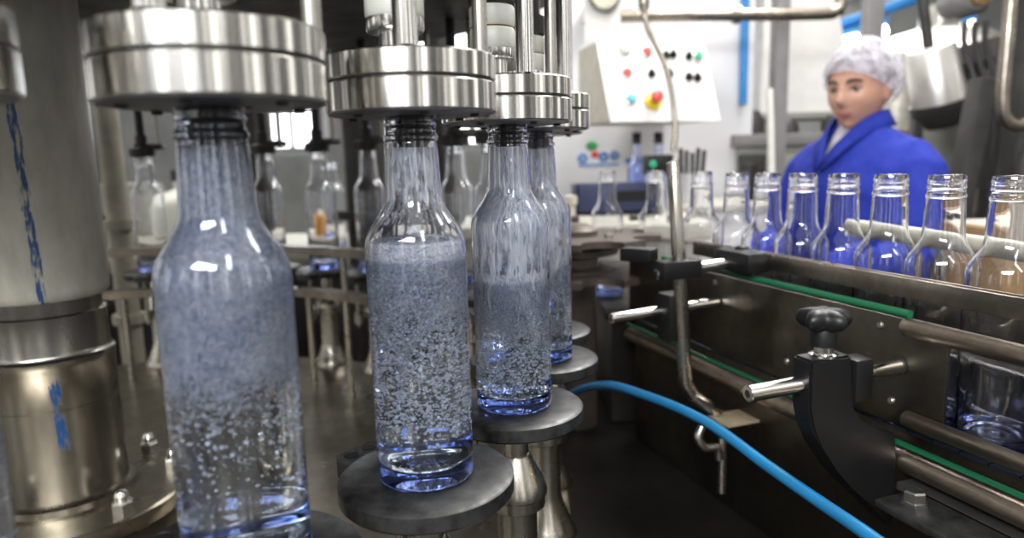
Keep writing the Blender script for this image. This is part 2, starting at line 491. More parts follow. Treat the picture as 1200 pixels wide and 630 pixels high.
def tag(o, label=None, cat=None, group=None, kind=None):
    if label: o['label'] = label
    if cat: o['category'] = cat
    if group: o['group'] = group
    if kind: o['kind'] = kind
    return o
def thing(name, label, cat, loc=(0, 0, 0), group=None, rz=0.0):
    o = bpy.data.objects.new(name, None)
    COL.objects.link(o)
    o.empty_display_size = 0.05
    o.location = loc
    o.rotation_euler = (0, 0, rz)
    return tag(o, label, cat, group)
def copy_tree(o, loc, label, group=None, rz=None):
    r = o.copy()
    COL.objects.link(r)
    r.location = loc
    if rz is not None: r.rotation_euler = (0, 0, rz)
    r['label'] = label
    if group: r['group'] = group
    for ch in list(o.children):
        c = ch.copy(); COL.objects.link(c); c.parent = r
        for g in list(ch.children):
            d = g.copy(); COL.objects.link(d); d.parent = c
    return r

# ------------------------------------------------------------------ the hall
FL = -1.05
tag(MB().box((1, 4, FL - 0.05), (14, 14, 0.1)).build('floor', M['floorm']), kind='structure')
tag(MB().box((1, 9.0, 1.0), (14, 0.1, 4.2)).build('wall_back', M['hallm']), kind='structure')
tag(MB().box((3.5, 6.5, 3.1), (9, 9.0, 0.1)).build('ceiling', M['hallm']), kind='structure')
tag(MB().box((0.46, 2.95, 0.6), (1.10, 0.08, 3.3), bev=0.01).build('wall_partition', M['wallm']), kind='structure')
def hall_window(n, x, z, w, h, y=8.9, nx=4, nz_=3):
    wdw = tag(MB().box((x, y, z), (w, 0.02, h)).build('window_%d' % n, M['daylight']), kind='structure')
    f = MB()
    for i in range(nx + 1):
        f.box((x - w / 2 + w * i / nx, y - 0.03, z), (0.05, 0.05, h))
    for i in range(nz_ + 1):
        f.box((x, y - 0.03, z - h / 2 + h * i / nz_), (w, 0.05, 0.05))
    f.build('window_frame', M['post'], wdw)
hall_window(1, -3.1, 1.18, 1.5, 1.45)
hall_window(2, -1.15, 1.15, 1.6, 1.4)
hall_window(3, 3.75, 2.5, 1.1, 0.75)
hall_window(4, 1.0, 1.3, 1.2, 1.4)
# blue roof beam and its tube lamps, far right
tag(MB().tube([(1.9, 4.6, 0.96), (2.95, 4.3, 1.30)], 0.035).build('trim_1', M['bluep']), kind='structure')

# ------------------------------------------------------------------ machine bodies
CC = Vector((-0.70, 0.9075, 0))                                  # carousel axis
TZ = -0.23                                                       # carousel table height
tag(MB().box((-0.50, 0.70, -0.68), (2.20, 2.0, 0.738), bev=0.006).build('machine_deck', M['deck']),
    'black oily machine deck under the carousel and the blue hose', 'machine deck')
tbl = thing('carousel_table', 'round worn steel carousel table carrying the lift pedestals', 'table', (CC.x, CC.y, TZ))
MB().lathe([(0, -0.035), (0.768, -0.035), (0.775, -0.03), (0.775, -0.004), (0.771, 0), (0, 0)], 128).build('table_disc', M['table'], tbl)
MB().lathe([(0, -0.0805), (0.30, -0.0805), (0.30, -0.035), (0, -0.035)], 48).build('drive_hub', M['dark'], tbl)
MB().lathe([(0.32, -0.0795), (0.6, -0.0795), (0.6, -0.035), (0.32, -0.035)], 64).build('drive_ring', M['dark'], tbl)

tank = thing('filler_bowl', 'dark round filler bowl hanging over the carousel above the valves', 'filler bowl', (CC.x, CC.y, 0.47))
MB().lathe([(0, 0), (0.60, 0), (0.62, 0.02), (0.62, 0.22), (0.60, 0.24), (0, 0.24)], 96).build('bowl', M['dark'], tank)
MB().lathe([(0.60, 0.03), (0.85, 0.03), (0.85, 0.055), (0.60, 0.055)], 96).build('valve_ring', M['dark'], tank)

# central column of the carousel with its blue paint runs
PC = (-0.634, 0.918, TZ)
pil = thing('support_column', 'thick steel column in grey sleeve with blue paint streaks at left', 'column', PC)
MB().lathe([(0.070, 0.306), (0.076, 0.303), (0.0800, 0.308), (0.0805, 0.316), (0.0805, 0.690), (0.070, 0.690), (0.070, 0.306)], 72).build('sleeve', M['sleeve'], pil)
MB().lathe([(0.0, 0.02), (0.0772, 0.02), (0.0772, 0.161), (0.0764, 0.1615), (0.0764, 0.163), (0.0772, 0.1635), (0.0772, 0.214), (0.0785, 0.216), (0.0785, 0.226), (0.0750, 0.229), (0.0735, 0.235), (0.0735, 0.282), (0.0690, 0.284), (0.0690, 0.38), (0, 0.38)], 72).build('cylinder', M['column'], pil)
MB().lathe([(0, 0), (0.156, 0), (0.158, 0.003), (0.158, 0.021), (0.155, 0.024), (0.088, 0.024), (0.086, 0.032), (0.079, 0.036), (0, 0.036)], 72).build('flange', M['table'], pil)
for k in range(6):
    a = R((-31, 28, 68, 140, 200, 262)[k])
    x, y = 0.136 * math.cos(a), 0.136 * math.sin(a)
    b = MB().lathe([(0, 0.024), (0.0135, 0.024), (0.0135, 0.039), (0.012, 0.041), (0, 0.041)], 6, (x, y, 0))
    b.lathe([(0, 0.040), (0.009, 0.040), (0.009, 0.049), (0.0065, 0.054), (0, 0.056)], 16, (x, y, 0))
    b.build('flange_nut', M['chrome'], pil, 25)

# ------------------------------------------------------------------ carousel stations
NEAR = [(-0.278, 0.298), (-0.163, 0.387), (-0.070, 0.503), (-0.001, 0.652), (0.034, 0.815), (0.041, 0.955)]
FAR_A = [0.258 + 0.19 * k for k in range(9)]
FAR = [(CC.x + 0.742 * math.cos(a), CC.y + 0.742 * math.sin(a)) for a in FAR_A]
def out_angle(p):
    return math.atan2(p[1] - CC.y, p[0] - CC.x)

def make_pedestal(label):
    t = thing('lift_pedestal', label, 'pedestal', group='bottle lift pedestals round the carousel')
    h = -TZ
    pl = MB().lathe([(0, 0), (0.012, -0.0006), (0.040, -0.0006), (0.0645, 0), (0.0672, -0.002), (0.0672, -0.013), (0.0655, -0.015), (0, -0.015)], 64).build('plate', M['plate'], t)
    arm = MB()
    arm.prism([(-0.030, -0.024), (-0.030, 0.024), (-0.076, 0.025), (-0.086, 0.018), (-0.086, -0.018), (-0.076, -0.025)], -0.0148, -0.0012)
    arm.build('guide_arm', M['plate'], t)
    for y in (-0.0095, 0.0095):
        MB().lathe([(0, -0.0011), (0.0048, -0.0011), (0.0052, -0.0004), (0.0062, -0.0004), (0.0062, -0.002), (0, -0.002)], 16, (-0.0765, y, 0)).build('guide_hole', M['rubber'], t)
    MB().lathe([(0.011, -0.015), (0.0125, -0.02), (0.0125, -0.06), (0.011, -0.06)], 24).build('stem', M['lifter'], t)
    MB().lathe([(0, -0.052), (0.014, -0.052), (0.019, -0.062), (0.027, -0.078), (0.0305, -0.088), (0.0305, -0.092), (0.0285, -0.094), (0.0285, -0.104), (0.026, -0.106), (0, -0.106)], 40).build('dome', M['lifter'], t)
    MB().lathe([(0.020, -0.104), (0.020, -0.175), (0.024, -0.19), (0.034, -0.215), (0.040, -0.224), (0.040, -h), (0.020, -h)], 32).build('cylinder', M['lifter'], t)
    gr = MB().cyl((-0.045, 0.012, -0.014), (-0.045, 0.012, -0.12), 0.0048, 14)
    gr.lathe([(0, 0), (0.0105, 0), (0.0105, 0.022), (0.0085, 0.024), (0, 0.024)], 20, (-0.045, 0.012, -0.112))
    gr.build('guide_rod', M['lifter'], t)
    return t
def make_valve(label):
    t = thing('filling_valve', label, 'filling valve', (0, 0, 0.270), 'filling valves above the bottles')
    MB().lathe([(0.0185, 0.009), (0.0185, 0.0006), (0.0588, 0.0), (0.0596, 0.0002), (0.060, 0.0008), (0.060, 0.0188), (0.0592, 0.0198), (0.02, 0.0198), (0.0185, 0.009)], 96).build('lower_bell', M['turned'], t, 22)
    MB().lathe([(0.0187, 0.003), (0.0187, -0.0016), (0.050, -0.0016), (0.0580, -0.0008), (0.0582, 0.003)], 64).build('bell_underside', M['underside'], t)  # separate darker disc forms the bell's lower face
    MB().lathe([(0.02, 0.0190), (0.0583, 0.0190), (0.0583, 0.0218), (0.02, 0.0218)], 64).build('gasket', M['rubber'], t)
    MB().lathe([(0, 0.0212), (0.0592, 0.0212), (0.060, 0.0222), (0.060, 0.0368), (0.0588, 0.038), (0, 0.038)], 96).build('upper_disc', M['turned'], t, 22)
    for k in range(6):
        a = R(60 * k + 20)
        MB().lathe([(0, -0.0035), (0.003, -0.0035), (0.0038, 0.001), (0, 0.001)], 12, (0.046 * math.cos(a), 0.046 * math.sin(a), 0)).build('screw', M['dark'], t)
    MB().lathe([(0, -0.026), (0.007, -0.0252), (0.0125, -0.020), (0.0132, -0.016), (0.0132, -0.010), (0.009, -0.006), (0.009, 0.019), (0, 0.019)], 24).build('nozzle', M['rubber'], t)
    MB().lathe([(0.0118, 0.0075), (0.0182, 0.0075), (0.0182, 0.0188), (0.0118, 0.0188)], 32).build('mouth_seal', M['rubber'], t)
    # roller column on top (local +x points away from the carousel axis)
    c = (-0.012, 0, 0)
    MB().lathe([(0, 0.038), (0.0155, 0.038), (0.0155, 0.042), (0.0125, 0.044), (0.0125, 0.058), (0, 0.058)], 32, c).build('spindle', M['chrome'], t)
    MB().lathe([(0, 0.056), (0.0195, 0.057), (0.0205, 0.059), (0.0205, 0.066), (0, 0.066)], 40, c).build('spindle_collar', M['chrome'], t)
    for z in (0.066, 0.0855):
        MB().lathe([(0, z), (0.0195, z), (0.0208, z + 0.002), (0.0208, z + 0.016), (0.0195, z + 0.018), (0, z + 0.018)], 40, c).build('roller', M['white'], t)
    MB().lathe([(0.0, 0.0838), (0.0185, 0.0838), (0.0185, 0.0858), (0, 0.0858)], 32, c).build('roller_spacer', M['card'], t)
    MB().lathe([(0, 0.1035), (0.020, 0.1035), (0.022, 0.106), (0.022, 0.125), (0.016, 0.128), (0.016, 0.235), (0, 0.235)], 32, c).build('column_cap', M['dark'], t)
    MB().cyl((0.033, -0.042, 0.0375), (0.033, -0.042, 0.25), 0.0078, 28).build('guide_rod', M['chrome'], t)
    MB().cyl((0.030, 0.044, 0.0375), (0.030, 0.044, 0.25), 0.0055, 20).build('guide_rod', M['steel'], t)
    return t
def make_cup(label):
    t = thing('centring_cup', label, 'centring cup', (0, 0, 0.270), 'far centring cups across the carousel')
    MB().lathe([(0.0185, 0.006), (0.019, -0.002), (0.026, -0.002), (0.028, 0.0), (0.028, 0.016), (0.020, 0.020), (0.0185, 0.006)], 32).build('cup', M['dark'], t)
    MB().lathe([(0.0, 0.012), (0.012, 0.016), (0.013, 0.045), (0.009, 0.05), (0.009, 0.255), (0, 0.255)], 24).build('stem', M['dark'], t)
    MB().cyl((0.022, -0.03, 0.012), (0.022, -0.03, 0.235), 0.0055, 12).build('guide_rod', M['steel'], t)
    MB().box((0.01, -0.015, 0.02), (0.04, 0.06, 0.014), bev=0.003).build('yoke', M['dark'], t)
    return t

ped_labels = ['lift pedestal at the lower left corner of the photo', 'dark lift pedestal plate under the big frothy bottle at left',
              'lift pedestal with two round holes in its plate arm, under the middle bottle', 'lift pedestal under the third bottle from the left, with shiny dome below',
              'lift pedestal under the rear one of the two overlapping bottles', 'empty lift pedestal plate beyond the rear overlapping bottle']
val_labels = ['filling valve cut off by the left edge of the photo', 'big blurred filling valve over the frothy bottle at left',
              'filling valve with bright rod on top, over the middle bottle', 'filling valve with double white roller, over the third bottle from the left',
              'small filling valve at right end of the row, rearmost with a bottle', 'filling valve hidden behind the rearmost visible valve']
ORD = ['nearest', 'second', 'third', 'fourth', 'fifth', 'sixth', 'seventh', 'eighth', 'ninth']
p0 = v0 = None
for i, p in enumerate(NEAR):
    a = out_angle(p)
    if p0 is None:
        p0, v0 = make_pedestal(ped_labels[0]), make_valve(val_labels[0])
        p0.location = (*p, 0); v0.location = (p[0] + 0.004, p[1], 0.270)
        p0.rotation_euler.z = v0.rotation_euler.z = a
    else:
        copy_tree(p0, (*p, 0), ped_labels[i], rz=a + (-0.08 if i == 2 else 0.2))
        copy_tree(v0, (p[0] + (0.004, 0.004, 0.002, 0, 0, 0)[i], p[1], 0.270), val_labels[i], rz=a)
for k, p in enumerate(FAR):
    copy_tree(p0, (*p, 0), 'far lift pedestal across the carousel, %s from the star wheel going left' % ORD[k], rz=out_angle(p))
c0 = make_cup('far centring cup across the carousel, nearest to the star wheel')
c0.location = (*FAR[0], 0.270); c0.rotation_euler.z = out_angle(FAR[0])
for k in range(1, 9):
    copy_tree(c0, (*FAR[k], 0.270), 'far centring cup across the carousel, %s from the star wheel going left' % ORD[k], rz=out_angle(FAR[k]))

# ------------------------------------------------------------------ bottles
H_B = 0.275
OUT = [(0, 0.0035), (0.018, 0.003), (0.027, 0.0012), (0.0315, 0.0), (0.0338, 0.001), (0.035, 0.004), (0.035, 0.010), (0.0348, 0.03), (0.0348, 0.10), (0.035, 0.160),
       (0.0351, 0.172), (0.0349, 0.178), (0.0341, 0.183), (0.0323, 0.188), (0.0293, 0.193), (0.0260, 0.198), (0.0231, 0.203), (0.0212, 0.208), (0.0203, 0.214), (0.0196, 0.232), (0.0188, 0.248)]
NECK = [(0.0182, 0.2505), (0.0193, 0.2515), (0.0196, 0.2530), (0.0193, 0.2545), (0.0180, 0.2555), (0.0179, 0.2605), (0.0186, 0.2612), (0.0188, 0.2622), (0.0186, 0.2632),
        (0.0178, 0.2640), (0.0178, 0.2670), (0.0185, 0.2676), (0.0187, 0.2686), (0.0184, 0.2697), (0.0177, 0.2703), (0.0177, 0.2730), (0.0171, 0.2748), (0.0158, 0.2750), (0.0148, 0.2740)]
INN = [(0.0152, 0.268), (0.0170, 0.25), (0.0179, 0.232), (0.0186, 0.214), (0.0195, 0.208), (0.0213, 0.203), (0.0242, 0.198), (0.0276, 0.193), (0.0306, 0.188), (0.0325, 0.183), (0.0333, 0.178),
       (0.0335, 0.172), (0.0333, 0.10), (0.0333, 0.020), (0.0318, 0.0155), (0.027, 0.0125), (0.018, 0.0140), (0.008, 0.0158), (0, 0.0163)]
def inner_r(z):
    q = fat(INN)
    for (r0, z0), (r1, z1) in zip(q, q[1:]):
        if z1 <= z <= z0 and z0 > z1:
            return r1 + (r0 - r1) * (z - z1) / (z0 - z1)
    return 0.0145
FAT = 1.0
def fat(p):
    return [(r * (1 + (FAT - 1) * min(1, max(0, (0.208 - z) / 0.035))), z) for r, z in p]
def glass_mesh(name, mat, parent=None, seg=64):
    return MB().lathe(fat(OUT) + NECK + fat(INN), seg).build(name, mat, parent, 60)
def shell(zs, inset, seg=64):
    return [(max(0.002, inner_r(z) - inset), z) for z in zs]
def bubbles(n, z0, z1, rng, rmin=0.00035, rmax=0.0011, pw=1.0, hole=None):
    t = bmesh.new(); bmesh.ops.create_icosphere(t, subdivisions=1, radius=1.0)
    V = np.array([v.co[:] for v in t.verts]); t.verts.ensure_lookup_table()
    Fc = np.array([[v.index for v in f.verts] for f in t.faces]); t.free()
    vs, fs = [], []
    for k in range(n):
        z = z0 + (z1 - z0) * rng.random() ** pw
        rr = (inner_r(z) - 0.0018) * (rng.random() ** 0.35)
        a = rng.random() * 2 * math.pi
        s = rmin + (rmax - rmin) * rng.random() ** 2.5
        fs.append(Fc + len(vs) * len(V))
        vs.append(V * s + np.array([rr * math.cos(a), rr * math.sin(a), z]))
    me = bpy.data.meshes.new('bubbles')
    me.from_pydata(np.concatenate(vs).tolist(), [], np.concatenate(fs).tolist())
    me.polygons.foreach_set('use_smooth', [True] * len(me.polygons))
    me.materials.append(M['bubble'])
    return me

def filled_bottle(i, label, water_z, froth, stream, bub, rz=0.0):
    t = thing('filled_bottle', label, 'bottle', (*NEAR[i], 0.0002), 'bottles being filled on the carousel', rz)
    glass_mesh('glass_bottle', M['glass'], t)
    w = [(0, 0.0160)] + [(r + 0.0003, z) for r, z in reversed(fat(INN)[:-1]) if z < water_z]
    w += [(inner_r(water_z) + 0.0003, water_z), (0, water_z)]
    w[1] = (w[1][0], w[1][1] - 0.0002)
    MB().lathe(w, 64).build('water', M['water'], t, 60)
    rng = random.Random(40 + i)
    for (name, mat, z0, z1, insets) in froth + stream:
        b = MB()
        n = 26
        for ins in insets:
            b.lathe(shell([z0 + (z1 - z0) * k / n for k in range(n + 1)], ins), 48)
        b.build(name, mat, t, 180)
    if bub:
        o = bpy.data.objects.new('bubbles', bubbles(*bub[:3], rng, **bub[3]))
        COL.objects.link(o); o.parent = t
        o['kind'] = 'stuff'
    return t
FAT = 1.05
blue_a, blue_b = (0.24, 0.30, 0.48), (0.72, 0.78, 0.95)
f1 = foam_mat('dense_froth', 0.082, 0.162, gain=1.5, fs=300, vs=640.0, pw=1.3, thr=0.45, col_a=(0.36, 0.42, 0.62), col_b=(1.0, 1.0, 1.0))
f2 = foam_mat('bubbly_froth', 0.030, 0.178, gain=1.0, top=(0.174, 0.182), edge=0.14, fs=400, vs=760.0, pw=1.4, thr=0.80)
f3 = foam_mat('rising_froth', 0.015, 0.125, gain=1.05, top=(0.122, 0.138), edge=0.14, fs=380, vs=720.0, pw=1.2, thr=0.80)
f4 = foam_mat('foam_cap', 0.160, 0.168, gain=1.3, fs=420, vs=600.0, thr=0.35)
f5 = foam_mat('foam_cap', 0.112, 0.121, gain=1.2, fs=420, vs=600.0, thr=0.45)
s2 = foam_mat('thin_water_film', 0.17, 0.235, 'streaks', gain=0.72, streak=0.22, edge=0.30, thr=0.46, fs=250)
s3 = foam_mat('streaming_water', 0.07, 0.18, 'streaks', gain=0.74, streak=0.20, edge=0.25, thr=0.34, fs=230)
filled_bottle(0, 'blue bottle cut off by the lower left corner of the photo', 0.165, [('froth', f1, 0.05, 0.25, (0.0012, 0.008))], [], (250, 0.03, 0.15, {}))
filled_bottle(1, 'large blurred bottle full of dense froth, nearest at left', 0.262, [('froth', f1, 0.05, 0.247, (0.0010, 0.0045))], [], (900, 0.035, 0.14, dict(pw=0.6, rmin=0.0004, rmax=0.0016)))
filled_bottle(2, 'bottle with clear neck and dark band of bubbles, in the middle of the photo', 0.168, [('froth', f2, 0.035, 0.186, (0.0010, 0.005, 0.010)), ('foam_cap', f4, 0.160, 0.180, (0.0007, 0.006))], [('water_film', s2, 0.165, 0.246, (0.0004,))], (3800, 0.032, 0.165, dict(pw=0.9, rmin=0.0004, rmax=0.0017)))
filled_bottle(3, 'bottle with water streaming down its whole upper half, third from the left', 0.125, [('froth', f3, 0.02, 0.138, (0.0010, 0.005, 0.010)), ('foam_cap', f5, 0.112, 0.133, (0.0007, 0.006))], [('water_film', s3, 0.10, 0.248, (0.0004,))], (3000, 0.018, 0.12, dict(rmin=0.0004, rmax=0.0017)))
filled_bottle(4, 'bottle half hidden behind the third bottle, rearmost being filled', 0.112, [('froth', f3, 0.02, 0.130, (0.0010, 0.008))], [('water_film', s3, 0.09, 0.248, (0.0004,))], (900, 0.020, 0.11, {}))

FAT = 1.0
clear_me = glass_mesh('empty_bottle', M['clear'])
def empty(loc, label, group, first=[True]):
    if first[0]:
        o = clear_me; first[0] = False
    else:
        o = clear_me.copy(); COL.objects.link(o)
    o.location = loc
    return tag(o, label, 'bottle', group)
for k, p in enumerate(FAR):
    empty((*p, 0.0002), 'clear empty bottle across the carousel, %s from the star wheel going left' % ORD[k], 'empty bottles across the carousel')

# curved guide rails in front of the far bottles
def arc(r, a0, a1, z, w, h, n=40):
    b = MB()
    prev = None
    for k in range(n + 1):
        a = a0 + (a1 - a0) * k / n
        q = [b.bm.verts.new((CC.x + rr * math.cos(a), CC.y + rr * math.sin(a), zz)) for rr, zz in ((r, z), (r + w, z), (r + w, z + h), (r, z + h))]
        if prev:
            for j in range(4):
                b.bm.faces.new((prev[j], prev[(j + 1) % 4], q[(j + 1) % 4], q[j]))
        else:
            b.bm.faces.new(q)
        prev = q
    b.bm.faces.new(list(reversed(prev)))
    return b
for z, lab in ((0.052, 'upper curved guide rail before the far bottles'), (-0.040, 'lower curved guide rail before the far bottles')):
    g = thing('guide_ring', lab, 'guide rail', (0, 0, 0), 'curved guide rails inside the carousel')
    arc(0.600, R(45), R(115), z, 0.030, 0.017).build('rail', M['rail'], g)
    for a in (55, 75, 95):
        a = R(a + (10 if z < 0 else 0))
        MB().cyl((CC.x + 0.615 * math.cos(a), CC.y + 0.615 * math.sin(a), TZ), (CC.x + 0.615 * math.cos(a), CC.y + 0.615 * math.sin(a), z), 0.007, 12).build('post', M['lifter'], g)

# ------------------------------------------------------------------ conveyor (t runs along it towards the camera, s across it towards the carousel)
B0 = Vector((0.34996, 1.07143, 0))
CD = Vector((0.32440, -0.94592, 0)); CN = Vector((-0.94592, -0.32440, 0)); UP = Vector((0, 0, 1))
def cv(t, s, z):
    return B0 + CD * t + CN * s + UP * z
def cbox(mb, t0, t1, s0, s1, z0, z1, bev=0.0):
    return mb.box(cv((t0 + t1) / 2, (s0 + s1) / 2, (z0 + z1) / 2), (t1 - t0, s1 - s0, z1 - z0), CD, CN, bev)
CZ = -0.0665
conv = thing('conveyor', 'dark steel bottle conveyor with slat chain running along the right side', 'conveyor', cv(0, 0, -0.31))
CI = Matrix.Translation(-Vector(conv.location))
def cpart(mb, name, mat, sharp=38):
    o = mb.build(name, mat, conv, sharp)
    o.data.transform(CI)
    return o
cpart(cbox(MB(), -0.25, 0.407, 0.046, 0.050, -0.0615, 0.058, 0.001), 'side_plate', M['bronze'])
cpart(cbox(MB(), -0.25, 0.85, 0.030, 0.036, -0.31, -0.072), 'lower_panel', M['bronze'])
cpart(cbox(MB(), -0.25, 0.85, -0.060, -0.054, -0.31, -0.072), 'rear_panel', M['dark'])
cpart(cbox(MB(), -0.09, 0.85, -0.054, -0.050, -0.062, 0.070, 0.001), 'added_rear_sheet', M['rail'])  # added sheet, darkens what shows through the bottles
rb = MB(); rb.tube([cv(-0.09, -0.044, 0.0), cv(0.85, -0.044, 0.0)], 0.005, 14)
cpart(rb, 'inner_guide_rod', M['chrome'])
cpart(cbox(MB(), -0.25, 0.85, -0.035, 0.032, -0.30, CZ - 0.008), 'chain_bed', M['dark'])
# chain of separate slats
n_sl = 36
sl = MB()
for k in range(n_sl):
    t0 = -0.25 + k * 0.0305
    sl.prism([(0, -0.041), (0.0285, -0.041), (0.0285, -0.012), (0.034, 0), (0.0285, 0.012), (0.0285, 0.060), (0, 0.060), (0, 0.014), (0.0045, 0), (0, -0.014)], -0.003, 0, cv(t0, 0, CZ), CD, -CN)
sl.bm.normal_update()
so = cpart(sl, 'slat_chain', M['slat'])
cpart(MB().tube([cv(-0.12, 0.056, 0.0655), cv(0.366, 0.0555, 0.0655)], 0.0045, 10), 'green_wear_strip', M['green'])
cpart(cbox(MB(), -0.25, 0.85, 0.052, 0.0565, -0.0795, -0.0755), 'green_chain_guide', M['green'])
tb = MB(); tb.tube([cv(-0.25, 0.048, -0.098), cv(0.85, 0.048, -0.098)], 0.0125, 18)
cpart(tb, 'lower_pipe', M['tubemetal'])
rb = MB(); rb.tube([cv(0.358, 0.056, 0.052), cv(0.361, 0.056, 0.052), cv(0.364, 0.056, 0.052), cv(0.85, 0.056, 0.052)], [0.004, 0.0085, 0.0100, 0.0100], 18)
cpart(rb, 'upper_guide_rod', M['tubemetal'], 60)
rb = MB(); rb.tube([cv(0.366, 0.056, -0.047), cv(0.369, 0.056, -0.047), cv(0.85, 0.056, -0.047)], [0.004, 0.0085, 0.0085], 18)
cpart(rb, 'lower_guide_rod', M['tubemetal'], 60)
for t, z in ((0.325, 0.045), (0.345, -0.036), (0.02, 0.045), (0.18, -0.036)):
    b = MB().lathe([(0, 0), (0.0045, 0), (0.0045, 0.0012), (0.003, 0.0032), (0, 0.0034)], 14, cv(t, 0.0498, z), CN)
    cpart(b, 'rivet', M['steel'])
b = MB().lathe([(0.0055, 0), (0.0105, 0), (0.0105, 0.0025), (0.0055, 0.0025)], 24, cv(0.352, 0.0498, 0.006), CN)
cpart(b, 'rod_bushing', M['rubber'])
b = MB().lathe([(0.0055, 0), (0.0095, 0), (0.0095, 0.0025), (0.0055, 0.0025)], 24, cv(0.028, 0.0498, 0.017), CN)
cpart(b, 'rod_bushing', M['rubber'])
# flat guide rail along the shoulders of the bottles
gr = thing('guide_rail', 'flat steel rail running before the conveyor bottles at shoulder height', 'guide rail', cv(0.1, 0.045, 0.09))
o = cbox(MB(), -0.045, 0.85, 0.0415, 0.0475, 0.080, 0.1015, 0.0015).build('rail', M['rail'], gr); o.data.transform(Matrix.Translation(-Vector(gr.location)))
o = cbox(MB(), -0.045, 0.85, 0.0390, 0.0418, 0.079, 0.1030, 0.0008).build('wear_face', M['tubemetal'], gr); o.data.transform(Matrix.Translation(-Vector(gr.location)))
bk = thing('rear_guide_tube', 'pale plastic guide tube behind the conveyor bottles at right', 'guide rail', cv(0.16, -0.06, 0.135))
o = MB().tube([cv(0.162, -0.06, 0.136), cv(0.165, -0.06, 0.136), cv(0.85, -0.06, 0.113)], [0.006, 0.0105, 0.0105], 18).build('tube', M['beige'], bk); o.data.transform(Matrix.Translation(-Vector(bk.location)))
for t in (0.3, 0.62):
    o = MB().cyl(cv(t, -0.068, -0.305), cv(t, -0.068, 0.125), 0.005, 12).build('tube_post', M['steel'], bk); o.data.transform(Matrix.Translation(-Vector(bk.location)))

# bottles on the conveyor
cl = ['empty bottle at the far end of the close row, left of the woman', 'empty bottle second in the close row, before the woman\'s right sleeve', 'empty bottle third in the close row from its far end', 'empty bottle in the close row, below the woman\'s chin and collar',
      'empty bottle in the close row where the pale tube begins, fifth from its far end', 'empty bottle second from the right edge, before the woman\'s left shoulder', 'nearest conveyor bottle, cut off by the right edge of the photo']
for i in range(7):
    empty(cv(0.0705 * i, 0, CZ + 0.0005), cl[i], 'empty bottles on the conveyor')
for (x, y), lab in (((0.338, 1.225), 'empty bottle left of the close row, right of the bent post'), ((0.300, 1.425), 'empty bottle just left behind the bent post top'), ((0.214, 1.53), 'lone empty bottle standing behind the star wheel')):
    empty((x, y, CZ + 0.0005), lab, 'empty bottles on the conveyor')
inf = thing('infeed_deck', 'dark steel deck under the bottles beyond the close row', 'deck', (0.315, 1.545, CZ))
MB().box((0.0, 0.0, -0.01), (0.26, 0.37, 0.02), bev=0.003).build('deck_plate', M['deck'], inf)
MB().box((0.0, 0.0, -0.13), (0.23, 0.34, 0.22)).build('deck_box', M['deck'], inf)

# star wheel that takes the bottles over
def star(R_, n, rp, ph, seg=10):
    pts = []
    for k in range(n):
        a0 = ph + 2 * math.pi * k / n
        hw = 0.8 * rp / R_ * 1.15
        for j in range(seg + 1):                                   # pocket
            q = math.pi * j / seg
            c = Vector((R_ * math.cos(a0), R_ * math.sin(a0)))
            d = a0 - math.pi / 2 - q
            pts.append((c.x + rp * math.cos(d), c.y + rp * math.sin(d)))
        a1 = ph + 2 * math.pi * (k + 1) / n
        for j in range(1, 5):
            a = a0 + rp / R_ + (a1 - a0 - 2 * rp / R_) * j / 5
            pts.append((R_ * math.cos(a), R_ * math.sin(a)))
    return pts
sw = thing('star_wheel', 'brown double star wheel with pockets between carousel and conveyor', 'star wheel', (0.125, 1.385, 0.03))
poly = star(0.170, 8, 0.040, R(58))
MB().prism(poly, 0.043, 0.056).build('upper_star', M['brownstar'], sw)
MB().prism(poly, -0.026, -0.013).build('lower_star', M['brownstar'], sw)
MB().lathe([(0, -0.34), (0.045, -0.34), (0.045, -0.036), (0.085, -0.031), (0.085, -0.010), (0.05, -0.005), (0.05, 0.01), (0.09, 0.02), (0.09, 0.032), (0.05, 0.036), (0.05, 0.066), (0.03, 0.078), (0, 0.078)], 40).build('hub', M['brownstar'], sw)
for k in range(6):
    a = R(60 * k + 10)
    MB().lathe([(0, 0.056), (0.008, 0.056), (0.008, 0.064), (0.0, 0.066)], 6, (0.095 * math.cos(a), 0.095 * math.sin(a), 0)).build('bolt', M['steel'], sw)

# ------------------------------------------------------------------ rods and clamps before the conveyor
def relto(o, parent):
    o.data.transform(Matrix.Translation(-Vector(parent.location)))
    return o
# bent upright post
pp = thing('bent_post', 'upright steel rod with bent foot standing before the conveyor', 'post', (0.25, 0.965, -0.10))
relto(MB().tube([(0.222, 0.950, 0.230), (0.2225, 0.950, 0.229), (0.238, 0.965, 0.060), (0.247, 0.973, -0.064), (0.250, 0.974, -0.092), (0.262, 0.976, -0.112), (0.300, 0.980, -0.142)], [0.0078, 0.0088] + [0.0098] * 5, 18).build('rod', M['lifter'], pp, 60), pp)
relto(MB().tube([(0.262, 0.976, -0.112), (0.296, 0.9795, -0.139)], 0.0102, 18).build('foot', M['chrome'], pp), pp)
cp = thing('rod_clamp', 'black clamp on the bent post carrying the upper cross rod', 'clamp', (0.23, 0.958, 0.083))
relto(MB().box((0.231, 0.951, 0.081), (0.062, 0.030, 0.026), -CN, CD, 0.004).build('block', M['black'], cp), cp)
relto(MB().box((0.183, 0.985, 0.098), (0.050, 0.026, 0.020), (0.8, -0.6, 0), (0.6, 0.8, 0), 0.004).build('lever', M['black'], cp), cp)
cp2 = thing('rod_clamp', 'black clamp low on the bent post carrying the lower cross rod', 'clamp', (0.24, 0.985, 0.012))
relto(MB().box((0.233, 0.986, 0.006), (0.034, 0.036, 0.070), -CN, CD, 0.005).build('block', M['black'], cp2), cp2)
